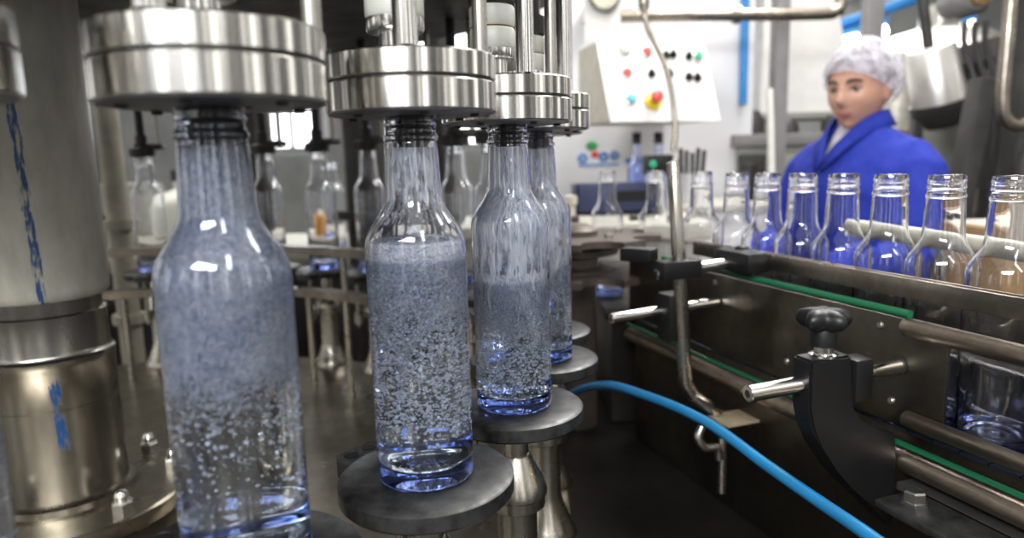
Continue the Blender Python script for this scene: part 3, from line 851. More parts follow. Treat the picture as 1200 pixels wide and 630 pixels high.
def rod(lab, a, b, r, mat='chrome'):
    t = thing('cross_rod', lab, 'rod', a, 'short steel cross rods of the guide rails')
    A, B = Vector(a), Vector(b)
    d = (B - A).normalized()
    L = (B - A).length
    MB().lathe([(0, 0), (r - 0.0012, 0), (r, 0.0012), (r, L), (0, L)], 24, (0, 0, 0), d).build('shaft', M[mat], t)
    MB().lathe([(0, -0.0004), (r * 0.45, -0.0004), (r * 0.45, 0.001), (0, 0.001)], 16, (0, 0, 0), d).build('end_dimple', M['rubber'], t)
    return t
rod('upper of the two cross rods at the bent post', (0.1995, 0.9465, 0.0755), tuple(cv(0.085, 0.047, 0.087)), 0.0082)
rod('lower of the two cross rods at the bent post', (0.140, 0.968, 0.0085), tuple(cv(0.028, 0.047, 0.017)), 0.0080)
rod('cross rod through the black star knob bracket at right', (0.2315, 0.661, 0.000), tuple(cv(0.352, 0.047, 0.006)), 0.0088)
rc = thing('rail_clamp', 'rounded black clamp gripping the flat guide rail', 'clamp', cv(0.10, 0.055, 0.09))
relto(MB().box(cv(0.094, 0.060, 0.089), (0.082, 0.042, 0.033), CD, CN, 0.013).build('block', M['black'], rc), rc)
relto(MB().lathe([(0, 0), (0.010, 0), (0.010, 0.003), (0.006, 0.005), (0, 0.005)], 6, cv(0.094, 0.060, 0.1052)).build('cap_nut', M['black'], rc), rc)
# folded tab bracket that holds the bent post
tbk = thing('tab_bracket', 'tan steel tab bracket holding the foot of the bent post', 'bracket', (0.31, 0.97, -0.15))
relto(MB().box((0.331, 0.972, -0.146), (0.080, 0.048, 0.004), -CN, CD, 0.001).build('tab', M['tan'], tbk), tbk)
relto(MB().box((0.352, 0.983, -0.175), (0.005, 0.048, 0.060), -CN, CD, 0.001).build('flange', M['dark'], tbk), tbk)
relto(MB().tube([(0.268, 0.95, -0.150), (0.262, 0.945, -0.165), (0.272, 0.945, -0.180), (0.290, 0.948, -0.182), (0.294, 0.950, -0.20)], 0.006, 12, 5).build('hook', M['steel'], tbk), tbk)
relto(MB().cyl((0.300, 0.955, -0.148), (0.300, 0.955, -0.255), 0.0062, 14).build('stud', M['lifter'], tbk), tbk)

# star knob bracket in the foreground
kb = thing('knob_bracket', 'black bracket with star knob on a curved leg, in the right foreground', 'bracket', (0.327, 0.690, 0.0))
arm = MB()
side = [(-0.030, 0.030), (0.022, 0.030), (0.024, -0.028), (0.034, -0.042), (0.056, -0.052), (0.088, -0.064), (0.090, -0.100), (0.092, -0.175), (0.086, -0.170), (0.055, -0.138), (0.030, -0.116), (0.010, -0.094), (-0.010, -0.066), (-0.024, -0.044), (-0.030, -0.020)]
arm.prism(side, -0.0135, 0.0135, (0.321, 0.690, 0), -CN, UP)
bmesh.ops.bevel(arm.bm, geom=list(arm.bm.edges), offset=0.0025, segments=2, affect='EDGES')
relto(arm.build('leg', M['black'], kb), kb)
relto(MB().box((0.3570, 0.6970, 0.002), (0.024, 0.026, 0.046), -CN, CD, 0.005).build('boss', M['black'], kb), kb)
kx, ky = 0.318, 0.689
relto(MB().lathe([(0, 0.029), (0.0145, 0.029), (0.0145, 0.0315), (0.010, 0.033), (0.010, 0.041), (0, 0.041)], 28, (kx, ky, 0)).build('collar', M['chrome'], kb), kb)
relto(MB().lathe([(0, 0.040), (0.0125, 0.040), (0.0130, 0.058), (0.011, 0.062), (0, 0.062)], 28, (kx, ky, 0)).build('knob_stem', M['black'], kb), kb)
kn = MB()
lob = []
for k in range(60):
    a = 2 * math.pi * k / 60
    lob.append((0.0235 + 0.0045 * math.cos(5 * a), a))
def lobring(scale, z):
    return [kn.bm.verts.new((kx + r * scale * math.cos(a), ky + r * scale * math.sin(a), z)) for r, a in lob]
rings = [lobring(sc, z) for sc, z in ((0.45, 0.056), (0.85, 0.060), (1.0, 0.065), (1.0, 0.070), (0.9, 0.0755), (0.55, 0.0785), (0.2, 0.079))]
for a, b in zip(rings, rings[1:]):
    for k in range(60):
        kn.bm.faces.new((a[k], a[(k + 1) % 60], b[(k + 1) % 60], b[k]))
kn.bm.faces.new(rings[-1]); kn.bm.faces.new(list(reversed(rings[0])))
relto(kn.build('star_knob', M['black'], kb, 60), kb)
fb = thing('foot_plate', 'dark steel foot plate with a hex bolt at lower right', 'plate', cv(0.45, 0.09, -0.118))
relto(cbox(MB(), 0.392, 0.85, 0.062, 0.118, -0.124, -0.116, 0.0015).build('plate', M['plate'], fb), fb)
relto(MB().lathe([(0, -0.116), (0.013, -0.116), (0.013, -0.1135), (0.0108, -0.1130), (0.0108, -0.104), (0.0095, -0.1020), (0, -0.1015)], 6, (0.400, 0.652, 0)).build('hex_bolt', M['steel'], fb, 25), fb)
relto(cbox(MB(), 0.372, 0.85, 0.032, 0.066, -0.124, -0.116).build('web', M['dark'], fb), fb)
hs = MB().tube([(0.02, 1.25, -0.30), (0.075, 1.12, -0.17), (0.128, 1.00, -0.101), (0.180, 0.92, -0.090), (0.233, 0.815, -0.088), (0.269, 0.70, -0.095), (0.289, 0.62, -0.095), (0.303, 0.55, -0.092), (0.318, 0.48, -0.094), (0.36, 0.34, -0.12)], 0.0062, 16, 10).build('blue_hose', M['hose'])
tag(hs, 'bright blue plastic hose curving over the black machine deck', 'hose')

# ------------------------------------------------------------------ control panel on the white partition
ya = R(14)
er = Vector((math.cos(ya), math.sin(ya), 0)); eb = Vector((-math.sin(ya), math.cos(ya), 0))
PL = Vector((0.325, 2.22, 0.352))                                 # lower left front corner of the sloping face
fw, fh, sl_ = 0.375, 0.285, R(24)
eu = (UP * math.cos(sl_) + eb * math.sin(sl_)).normalized()
en = er.cross(eu).normalized()
cpn = thing('control_panel', 'white sloping control panel with coloured buttons and switches', 'control panel', PL)
dp = 0.20
b = MB()
v = [PL, PL + er * fw, PL + er * fw + eu * fh, PL + eu * fh]
vb = [p + eb * (dp + (0 if i < 2 else -0.05)) for i, p in enumerate(v)]
vb[0] = v[0] + eb * 0.30; vb[1] = v[1] + eb * 0.30
vb[2] = Vector((vb[1].x, vb[1].y, v[2].z)); vb[3] = Vector((vb[0].x, vb[0].y, v[3].z))
q = [b.bm.verts.new(p) for p in v + vb]
for f in ((0, 1, 2, 3), (5, 4, 7, 6), (0, 3, 7, 4), (1, 5, 6, 2), (3, 2, 6, 7), (0, 4, 5, 1)):
    b.bm.faces.new([q[i] for i in f])
relto(b.build('housing', M['cream'], cpn), cpn)
relto(MB().box(PL + er * fw / 2 + eu * fh / 2 + en * 0.002, (fw + 0.012, fh + 0.012, 0.006), er, eu, 0.002).build('face_plate', M['panel'], cpn), cpn)
relto(MB().box((0.62, 2.69, 0.535), (0.12, 0.44, 0.09), bev=0.004).build('wall_bracket', M['cream'], cpn), cpn)
def pbut(name, u, w_, mat, r=0.014, h=0.016, bez=True):
    p = PL + er * (fw * u) + eu * (fh * (1 - w_)) + en * 0.004
    if bez:
        o = relto(MB().lathe([(0, 0), (r * 1.25, 0), (r * 1.25, 0.005), (r, 0.007), (0, 0.007)], 20, p, en).build(name, M['chrome'], cpn), cpn)
        c = relto(MB().lathe([(0, 0.006), (r, 0.006), (r, h), (r * 0.8, h + 0.003), (0, h + 0.003)], 20, p, en).build('cap', M[mat], None), cpn)
        c.parent = o
        return o
def pswitch(u, w_):
    p = PL + er * (fw * u) + eu * (fh * (1 - w_)) + en * 0.004
    o = relto(MB().lathe([(0, 0), (0.013, 0), (0.013, 0.006), (0, 0.006)], 20, p, en).build('selector_switch', M['black'], cpn), cpn)
    c = relto(MB().box(p + en * 0.013, (0.008, 0.026, 0.016), er + eu * 0.4, eu - er * 0.4, 0.002).build('lever', M['black'], None), cpn)
    c.parent = o
pbut('push_button', 0.23, 0.13, 'pale', 0.016); pbut('push_button', 0.435, 0.15, 'red'); pbut('push_button', 0.915, 0.20, 'gbut', 0.015)
pbut('push_button', 0.21, 0.42, 'red', 0.013); pbut('push_button', 0.20, 0.755, 'cyan', 0.014)
for u, w_ in ((0.61, 0.19), (0.68, 0.18), (0.83, 0.20), (0.44, 0.43), (0.61, 0.43), (0.79, 0.47), (0.87, 0.48)):
    pswitch(u, w_)
p = PL + er * (fw * 0.40) + eu * (fh * 0.22) + en * 0.004
o = relto(MB().lathe([(0, 0), (0.029, 0), (0.029, 0.010), (0.012, 0.014), (0.012, 0.03), (0, 0.03)], 28, p, en).build('emergency_stop', M['yellow'], cpn), cpn)
c = relto(MB().lathe([(0, 0.03), (0.019, 0.03), (0.021, 0.036), (0.019, 0.046), (0.010, 0.050), (0, 0.050)], 28, p, en).build('mushroom_button', M['red'], None), cpn); c.parent = o

# pressure gauge on a grey plate
pg = thing('pressure_gauge', 'round ivory pressure gauge on a grey plate above the control panel', 'gauge', (0.335, 2.45, 0.78))
MB().box((-0.005, 0.01, -0.02), (0.125, 0.012, 0.26), bev=0.003).build('back_plate', M['panel'], pg)
MB().lathe([(0, 0), (0.052, 0), (0.056, 0.004), (0.056, 0.03), (0.049, 0.034), (0.047, 0.026), (0, 0.026)], 40, (0, 0, 0), (0, -1, 0)).build('case', M['steel'], pg)
dl = MB().lathe([(0, 0.0262), (0.0468, 0.0262), (0.0468, 0.0275), (0, 0.0275)], 40, (0, 0, 0), (0, -1, 0)).build('dial', M['dial'], pg)
nb = MB().box((0.008, -0.0285, 0.010), (0.003, 0.002, 0.045), (0.8, 0, -0.6), (0, 1, 0)).build('needle', M['black'], None); nb.parent = dl
MB().box((-0.005, 0.235, 0.02), (0.05, 0.445, 0.05), bev=0.003).build('wall_bracket', M['panel'], pg)
for s_ in (-1, 1):
    MB().lathe([(0, 0), (0.005, 0), (0.005, 0.004), (0, 0.004)], 12, (0.045 * s_, 0.004, -0.125), (0, -1, 0)).build('screw', M['steel'], pg)
cb = thing('cable', 'bent thin cable hanging over the control panel to the black sensor', 'cable', (0.41, 2.05, 0.7))
relto(MB().tube([(0.395, 2.06, 0.95), (0.396, 2.06, 0.74), (0.400, 2.055, 0.62), (0.445, 2.02, 0.50), (0.462, 2.00, 0.42), (0.470, 1.985, 0.32), (0.465, 1.98, 0.25)], [0.016] * 9 + [0.008] * 22, 12, 5).build('hose', M['rail'], cb), cb)
se = thing('sensor_box', 'small black sensor box with a green light below the control panel', 'sensor', (0.415, 1.98, 0.215))
MB().box((0.01, 0.02, 0), (0.078, 0.06, 0.056), bev=0.006).build('case', M['black'], se)
MB().lathe([(0, 0), (0.011, 0), (0.010, 0.004), (0, 0.006)], 20, (-0.010, -0.010, 0.002), (0, -1, 0)).build('indicator', M['gbut'], se)
MB().cyl((0.02, 0.02, -0.026), (0.02, 0.02, -0.1448), 0.008, 12).build('stalk', M['steel'], se)

# sign with coloured emblem, navy box, pens and capped bottles on the machine top
sg = thing('sign', 'white sign with blue, green and red emblem on the wall behind', 'sign', (0.33, 2.86, 0.27))
MB().box((0.0, 0.0, 0.0), (0.66, 0.012, 0.40), bev=0.003).build('board', M['wallm'], sg)
em = MB()
for x, z, r in ((-0.030, -0.030, 0.020), (0.055, -0.026, 0.020), (0.100, -0.022, 0.018), (0.155, -0.045, 0.011)):
    em.lathe([(0.008 if r > .015 else 0, 0), (r, 0), (r, 0.004), (0.008 if r > .015 else 0, 0.004)], 24, (x, -0.006, z), (0, -1, 0))
em.box((0.035, -0.008, -0.058), (0.16, 0.003, 0.008))
em.build('emblem', M['logob'], sg)
MB().ball((0.008, -0.008, 0.020), 0.022, 14, (1.1, 0.15, 0.85)).build('emblem_leaf', M['logog'], sg)
MB().ball((0.020, -0.008, -0.016), 0.016, 14, (1, 0.15, 0.9)).build('emblem_dot', M['logor'], sg)
mt = thing('cream_machine', 'cream topped machine with dark bolts behind the star wheel', 'machine', (0.20, 2.05, 0.06))
MB().box((0, 0, -0.01), (0.66, 0.56, 0.04), bev=0.006).build('top_plate', M['cream'], mt)
MB().box((0, 0, -0.25), (0.60, 0.50, 0.44), bev=0.01).build('cabinet', M['cream'], mt)
for x, y in ((-0.20, -0.22), (-0.03, -0.22), (0.13, -0.20), (0.24, -0.22), (-0.12, 0.1)):
    MB().lathe([(0, 0.01), (0.012, 0.01), (0.012, 0.024), (0.008, 0.028), (0, 0.028)], 6, (x, y, 0)).build('bolt', M['dark'], mt)
MB().lathe([(0, 0.01), (0.016, 0.01), (0.016, 0.05), (0.022, 0.055), (0.022, 0.075), (0, 0.08)], 20, (-0.035, -0.12, 0)).build('knob', M['cream'], mt)
nb_ = thing('navy_box', 'navy blue open box on the cream machine top', 'box', (0.33, 2.14, 0.07))
x = MB()
x.box((0, 0.0, 0.005), (0.27, 0.16, 0.01)); x.box((0, -0.075, 0.045), (0.27, 0.01, 0.09), bev=0.002); x.box((0, 0.075, 0.045), (0.27, 0.01, 0.09), bev=0.002)
x.box((-0.13, 0, 0.045), (0.01, 0.16, 0.09), bev=0.002); x.box((0.13, 0, 0.045), (0.01, 0.16, 0.09), bev=0.002)
x.build('tray', M['navy'], nb_)
MB().box((0.03, -0.082, 0.055), (0.10, 0.004, 0.03)).build('label_plate', M['black'], nb_)
sh = thing('side_cabinet', 'white side cabinet standing against the partition wall', 'cabinet', (0.66, 2.62, 0.05))
MB().box((0, 0, -0.40), (0.46, 0.5, 0.80), bev=0.008).build('body', M['panel'], sh)
MB().box((0, 0, 0.008), (0.48, 0.52, 0.02), bev=0.004).build('top', M['cream'], sh)
MB().box((0, -0.256, -0.42), (0.40, 0.012, 0.66), bev=0.003).build('door', M['panel'], sh)
for k, (x, y) in enumerate(((0.445, 2.44), (0.525, 2.46))):
    t = thing('capped_bottle', ('left' if k == 0 else 'right') + ' one of two dark capped blue bottles below the control panel', 'bottle', (x, y, 0.069), 'dark capped bottles below the control panel')
    MB().lathe([(0, 0), (0.030, 0), (0.032, 0.003), (0.032, 0.13), (0.024, 0.155), (0.013, 0.18), (0.012, 0.22), (0, 0.22)], 28).build('body', M['clear'], t)
    MB().lathe([(0, 0.214), (0.0155, 0.214), (0.0155, 0.25), (0.014, 0.253), (0, 0.253)], 20).build('cap', M['rubber'], t)
ph = thing('pen_holder', 'pale holder with a row of dark upright pens on the side cabinet', 'pen holder', (0.655, 2.50, 0.068))
MB().lathe([(0, 0), (0.050, 0), (0.055, 0.11), (0.051, 0.11), (0.047, 0.006), (0, 0.006)], 28).build('cup', M['panel'], ph)
for k in range(5):
    tag(MB().cyl((0.622 + 0.016 * k, 2.50 + 0.006 * (k % 2), 0.08), (0.612 + 0.021 * k, 2.495, 0.265 - 0.008 * (k % 3)), 0.0075, 10).build('pen', M['rubber']),
        ['leftmost', 'second from left', 'middle', 'fourth from left', 'rightmost'][k] + ' dark pen standing in the pale holder', 'pen', 'pens in the pale holder')

# ------------------------------------------------------------------ pipes, posts and machines behind
def pipe(name, pts, r, mat, label, cat='pipe', smooth=4, group=None, flange=None):
    t = thing(name, label, cat, pts[0], group)
    relto(MB().tube(pts, r, 16, smooth).build('tube', M[mat], t), t)
    for (p, d) in flange or ():
        relto(MB().lathe([(0, -0.012), (r * 1.45, -0.012), (r * 1.45, 0.012), (0, 0.012)], 20, p, d).build('coupling', M[mat], t), t)
    return t
pipe('steel_pipe', [(0.39, 2.5, 0.722), (0.80, 2.5, 0.716), (1.09, 2.5, 0.712), (1.145, 2.5, 0.722), (1.165, 2.5, 0.77), (1.165, 2.5, 1.1)], 0.021, 'rail', 'horizontal steel pipe crossing above the control panel and bending up', flange=[((0.80, 2.5, 0.716), (1, 0, 0))])
def post(pts, w, mat, label, d=0.07):
    t = thing('machine_post', label, 'post', (pts[0][0], pts[0][1], pts[0][2]))
    a, b_ = Vector(pts[0]), Vector(pts[1])
    ax = (b_ - a).normalized()
    ry = ax.cross(Vector((0, -1, 0))).normalized()
    relto(MB().box((a + b_) / 2, ((b_ - a).length, w, d), ax, ry, 0.006).build('beam', M[mat], t), t)
    relto(MB().box(a + ax * 0.01, (0.02, w * 1.8, d * 1.8), ax, ry, 0.003).build('base_plate', M[mat], t), t)
    return t
post([(1.00, 2.62, FL + 0.001), (1.00, 2.62, 1.3)], 0.048, 'post', 'tall grey machine post left of the woman')
post([(1.68, 3.3, FL + 0.001), (1.68, 3.3, 1.5)], 0.075, 'post', 'tall grey post rising behind the woman\'s hairnet')
post([(1.415, 2.25, -0.30), (1.415, 2.25, 0.46)], 0.055, 'dark', 'slanting dark strut right of the woman\'s shoulder')
bpy.data.objects['machine_post.002'].rotation_euler.y = R(7)
post([(1.68, 2.30, FL + 0.001), (1.68, 2.30, 1.3)], 0.075, 'dark', 'dark post at the right edge of the photo')
pipe('blue_pipe', [(0.962, 2.893, 0.44), (0.962, 2.893, 1.3)], 0.016, 'bluep', 'thin blue vertical pipe on the corner of the white wall', smooth=0)
pipe('white_conduit', [(0.905, 2.45, 0.46), (0.915, 2.45, 0.30), (0.925, 2.45, 0.05), (0.925, 2.45, -0.2)], 0.012, 'white', 'thin pale conduit running down beside the grey post')
# grey machine left of the woman
gm = thing('grey_machine', 'grey machine cabinet with fittings on top, left of the woman', 'machine', (1.25, 3.15, FL))
MB().box((0, 0, 0.66), (0.62, 0.5, 1.32), bev=0.012).build('cabinet', M['greyp'], gm)
MB().box((0, -0.255, 1.10), (0.52, 0.012, 0.36), bev=0.004).build('door', M['greyp'], gm)
MB().box((0.0, 0, 1.345), (0.66, 0.54, 0.05), bev=0.006).build('top_frame', M['post'], gm)
for x, r, h in ((-0.22, 0.06, 0.10), (-0.06, 0.045, 0.06), (0.14, 0.055, 0.075)):
    MB().lathe([(0, 1.37), (r, 1.37), (r, 1.37 + h * .6), (r * .6, 1.37 + h), (0, 1.37 + h)], 24, (x, -0.15, 0)).build('fitting', M['dark'], gm)
MB().cyl((-0.27, -0.29, 0.75), (-0.27, -0.29, 1.25), 0.03, 16).build('side_tube', M['dark'], gm)
MB().box((-0.25, -0.26, 1.22), (0.10, 0.08, 0.14), bev=0.008).build('motor_box', M['dark'], gm)
hp = thing('pale_hopper', 'pale tapered hopper above the grey machine', 'hopper', (1.22, 3.2, 0.40))
b = MB()
lo = [b.bm.verts.new((x, y, 0)) for x, y in ((-0.12, -0.12), (0.30, -0.12), (0.30, 0.12), (-0.12, 0.12))]
hi = [b.bm.verts.new((x, y, 0.75)) for x, y in ((-0.12, -0.15), (0.12, -0.15), (0.12, 0.15), (-0.12, 0.15))]
for k in range(4): b.bm.faces.new((lo[k], lo[(k + 1) % 4], hi[(k + 1) % 4], hi[k]))
b.bm.faces.new(list(reversed(lo))); b.bm.faces.new(hi)
b.build('hopper_body', M['panel'], hp)
MB().box((0.09, 0, 0.0), (0.46, 0.28, 0.03), bev=0.004).build('rim', M['greyp'], hp)
# tilted steel drum on the right, with motor and hoses
dr = thing('steel_drum', 'tilted shiny steel drum hanging right of the hairnet', 'drum', (1.655, 2.75, 0.52))
MB().lathe([(0, -0.11), (0.09, -0.11), (0.098, -0.10), (0.088, 0.10), (0.08, 0.11), (0, 0.11)], 40, (0, 0, 0), (-0.30, -0.10, 1)).build('shell', M['drum'], dr)
MB().lathe([(0, -0.20), (0.06, -0.20), (0.105, -0.13), (0.105, -0.10), (0, -0.10)], 40, (0, 0, 0), (-0.30, -0.10, 1)).build('rim', M['dark'], dr)
MB().cyl((-0.03, 0.0, 0.10), (-0.2, 0.0, 0.95), 0.02, 18).build('support', M['dark'], dr)
mo = thing('motor', 'grey geared motor with brown cap at the upper right', 'motor', (1.555, 2.45, 0.735))
MB().lathe([(0, -0.07), (0.05, -0.07), (0.06, -0.05), (0.06, 0.06), (0.045, 0.08), (0, 0.08)], 28, (0, 0, 0), (0, -1, 0)).build('housing', M['post'], mo)
MB().lathe([(0, 0.08), (0.034, 0.08), (0.036, 0.095), (0.025, 0.10), (0, 0.10)], 24, (0, 0, 0), (0, -1, 0)).build('end_cap', M['card'], mo)
MB().cyl((0, 0, 0.05), (0, 0, 0.55), 0.028, 16).build('hanger', M['post'], mo)
for k in range(3):
    x0 = 1.545 + 0.035 * k
    pipe('motor_cable', [(x0, 2.42, 0.66), (x0 + 0.005, 2.42, 0.58), (x0 + 0.035, 2.40, 0.46), (x0 + 0.06, 2.40, 0.30), (x0 + 0.06, 2.42, 0.10)], 0.010, 'dark', ['leftmost', 'middle', 'rightmost'][k] + ' of three dark cables hanging under the motor', 'cable', group='dark cables under the motor')
pipe('bent_tube', [(1.47, 2.10, 1.0), (1.47, 2.10, 0.60), (1.47, 2.10, 0.38), (1.485, 2.10, 0.32), (1.53, 2.10, 0.30), (1.57, 2.10, 0.33), (1.58, 2.10, 0.42)], 0.018, 'rail', 'U bent steel tube at the upper right before the drum')
pipe('dark_hose', [(1.58, 2.12, 0.22), (1.56, 2.10, 0.05), (1.60, 2.1, -0.15), (1.62, 2.1, -0.40)], 0.028, 'dark', 'thick dark hose hanging below the U bent tube')
fr = thing('dark_machine', 'dark open machine frame with fittings behind the right edge', 'machine', (2.20, 2.95, FL))
for x in (-0.33, 0.33):
    for y in (-0.25, 0.25):
        MB().box((x, y, 0.85), (0.06, 0.06, 1.70), bev=0.004).build('frame_leg', M['dark'], fr)
MB().box((0, 0, 0.95), (0.72, 0.56, 0.10), bev=0.006).build('shelf', M['dark'], fr)
MB().box((0, 0.22, 1.25), (0.66, 0.03, 0.80), bev=0.004).build('back_panel', M['greyp'], fr)
MB().box((0, 0, 1.66), (0.74, 0.58, 0.08), bev=0.006).build('top_beam', M['dark'], fr)
MB().box((0.02, -0.12, 1.45), (0.12, 0.12, 0.10), bev=0.01).build('valve_block', M['yellow'], fr)
for x, z, r in ((-0.17, 1.22, 0.035), (-0.05, 1.10, 0.045), (0.10, 1.24, 0.03), (0.2, 1.10, 0.05), (-0.18, 1.05, 0.04)):
    MB().lathe([(0, -0.06), (r, -0.06), (r, 0.04), (r * .6, 0.06), (0, 0.06)], 20, (x, -0.16, z), (0, -1, 0)).build('valve', M['steel'], fr)
for x in (-0.22, -0.02, 0.16):
    MB().tube([(x, -0.2, 1.62), (x + .01, -0.22, 1.40), (x + .05, -0.22, 1.20), (x + .03, -0.2, 1.0)], 0.014, 10, 4).build('line', M['steel'], fr)
bx = thing('cardboard_box', 'brown cardboard box with pale open flap behind the rear tube', 'box', (1.235, 1.60, -0.20))
x = MB()
x.box((0, 0, 0.13), (0.34, 0.24, 0.26), bev=0.004)
x.build('carton', M['card'], bx)
MB().box((0.0, -0.128, 0.262), (0.34, 0.006, 0.085), (1, 0, 0), (0, 0.95, 0.3)).build('flap', M['paper'], bx)
MB().box((0.0, 0, 0.262), (0.32, 0.22, 0.004)).build('lid', M['paper'], bx)
pt = thing('packing_table', 'low packing table carrying the cardboard box', 'table', (1.30, 1.56, -0.201))
MB().box((0, 0, -0.02), (0.56, 0.36, 0.04), bev=0.004).build('table_top', M['greyp'], pt)
for x in (-0.25, 0.25):
    for y in (-0.15, 0.15):
        MB().box((x, y, -0.44), (0.04, 0.04, 0.815)).build('leg', M['post'], pt)
# tube lamps under the blue beam
for k, (a, b_) in enumerate((((2.02, 4.45, 0.895), (2.17, 4.42, 0.93)), ((2.19, 4.42, 0.935), (2.33, 4.40, 0.97)), ((2.52, 4.36, 0.90), (2.66, 4.34, 0.93)), ((2.68, 4.34, 0.935), (2.82, 4.32, 0.97)))):
    t = thing('tube_lamp', ['leftmost', 'second', 'third', 'rightmost'][k] + ' glowing tube lamp in the row under the blue beam', 'lamp', a, 'glowing tube lamps under the blue beam')
    A, B_ = Vector(a), Vector(b_)
    relto(MB().cyl(A, B_, 0.034, 16).build('tube', M['lamp'], t), t)
    relto(MB().cyl(A - (B_ - A) * .06, A, 0.038, 16).build('end_cap', M['post'], t), t)
    relto(MB().box((A + B_) / 2 + Vector((0, 0.03, 0.06)), ((B_ - A).length * 1.1, 0.08, 0.03), B_ - A, (0, 1, 0)).build('housing', M['bluep'], t), t)

# ------------------------------------------------------------------ far side, between column and bottles
for k, (x, y, r, mat, lab) in enumerate(((-1.02, 1.80, 0.028, 'beige', 'beige vertical pipe right of the grey column'), (-0.40, 1.95, 0.060, 'dark', 'thick dark vertical pipe between the two front valves'),
                                        (-1.22, 1.98, 0.05, 'dark', 'dark vertical pipe hidden behind the column edge'), (-0.735, 2.03, 0.03, 'dark', 'dark vertical pipe behind the far bottles'), (-0.17, 1.80, 0.025, 'dark', 'dark vertical pipe between middle and third bottle'))):
    pipe('upright_pipe', [(x, y, FL + .001), (x, y, 1.2)], r, mat, lab, smooth=0, flange=[((x, y, 0.10), (0, 0, 1)), ((x, y, -0.15), (0, 0, 1))])
wt = thing('white_tank', 'round white container behind the far bottles at left', 'container', (-1.04, 2.27, -0.0245))
MB().lathe([(0, 0), (0.10, 0), (0.12, 0.02), (0.12, 0.15), (0.10, 0.18), (0.05, 0.20), (0.05, 0.23), (0, 0.23)], 32).build('body', M['white'], wt)
MB().lathe([(0, 0.225), (0.056, 0.225), (0.056, 0.26), (0, 0.26)], 24).build('lid', M['dark'], wt)
ws = thing('rear_machine', 'dark low rear machine with pale top behind the far bottles', 'machine', (-1.06, 2.42, FL))
MB().box((0, 0, 0.48), (1.7, 0.6, 0.96), bev=0.01).build('body', M['dark'], ws)
MB().box((0, 0, 1.0), (1.74, 0.64, 0.05), bev=0.01).build('top', M['cream'], ws)
MB().box((-0.35, 0.1, 1.134), (0.24, 0.2, 0.22), bev=0.02).build('gear_housing', M['greyp'], ws)
for x in (-0.7, -0.45, 0.15, 0.5):
    MB().box((x, 0.2, 1.28), (0.05, 0.05, 0.55), bev=0.004).build('upright', M['dark'], ws)
oc = thing('orange_cylinder', 'small orange cylinder behind the far bottles', 'canister', (-0.645, 2.32, -0.0245))
MB().lathe([(0, 0), (0.026, 0), (0.028, 0.003), (0.028, 0.10), (0.02, 0.11), (0, 0.11)], 24).build('body', M['orange'], oc)
MB().lathe([(0, 0.108), (0.014, 0.108), (0.014, 0.125), (0, 0.125)], 16).build('cap', M['white'], oc)
kr = random.Random(3)
kl = ['leftmost', 'second', 'third', 'fourth', 'rightmost']
for k in range(5):
    empty((-0.56 + 0.085 * k, 2.20 + 0.06 * (k % 2), -0.0245), kl[k] + ' clear bottle in the rear row on the pale machine top', 'clear bottles on the rear machine top')

stt = thing('stainless_tank', 'tall light stainless tank in the blurred hall behind the drum', 'tank', (2.35, 3.9, FL))
MB().lathe([(0, 0.25), (0.30, 0.30), (0.46, 0.42), (0.48, 0.5), (0.48, 1.65), (0.44, 1.78), (0.25, 1.90), (0.10, 1.94), (0.10, 2.05), (0, 2.05)], 48).build('shell', M['steel'], stt)
for k in range(3):
    a = R(90 + 120 * k)
    MB().cyl((0.38 * math.cos(a), 0.38 * math.sin(a), 0.002), (0.38 * math.cos(a), 0.38 * math.sin(a), 0.55), 0.03, 14).build('leg', M['post'], stt)
for z in (0.75, 1.35):
    MB().lathe([(0.478, z), (0.492, z + 0.005), (0.492, z + 0.045), (0.478, z + 0.05)], 48).build('band', M['tubemetal'], stt)

# ------------------------------------------------------------------ the woman at the conveyor
PB = Vector((0.988, 1.97, FL))
pf = Vector((-0.935, -0.355, 0)).normalized(); plft = Vector((-pf.y, pf.x, 0))   # forward and her left
def pw(f, l, z):
    return PB + pf * f + plft * l + UP * z
def skin_body(chains, sub=2):
    """chains: list of lists of (point, radius); first point of later chains may repeat an earlier point to branch."""
    me = bpy.data.meshes.new('tmp'); ob = bpy.data.objects.new('tmp', me); COL.objects.link(ob)
    verts, rad, edges, idx = [], [], [], {}
    for ch in chains:
        prev = None
        for p, r in ch:
            key = tuple(round(c, 4) for c in p)
            if key not in idx:
                idx[key] = len(verts); verts.append(p); rad.append(r)
            if prev is not None: edges.append((prev, idx[key]))
            prev = idx[key]
    me.from_pydata([tuple(v) for v in verts], edges, [])
    md = ob.modifiers.new('skin', 'SKIN')
    for i, r in enumerate(rad):
        sv = me.skin_vertices[0].data[i]
        rr = r if isinstance(r, tuple) else (r, r)
        sv.radius = rr
    me.skin_vertices[0].data[0].use_root = True
    s = ob.modifiers.new('sub', 'SUBSURF'); s.levels = sub; s.render_levels = sub
    bpy.context.view_layer.update()
    ev = ob.evaluated_get(bpy.context.evaluated_depsgraph_get())
    out = bpy.data.meshes.new_from_object(ev)
    bpy.data.objects.remove(ob)
    return out
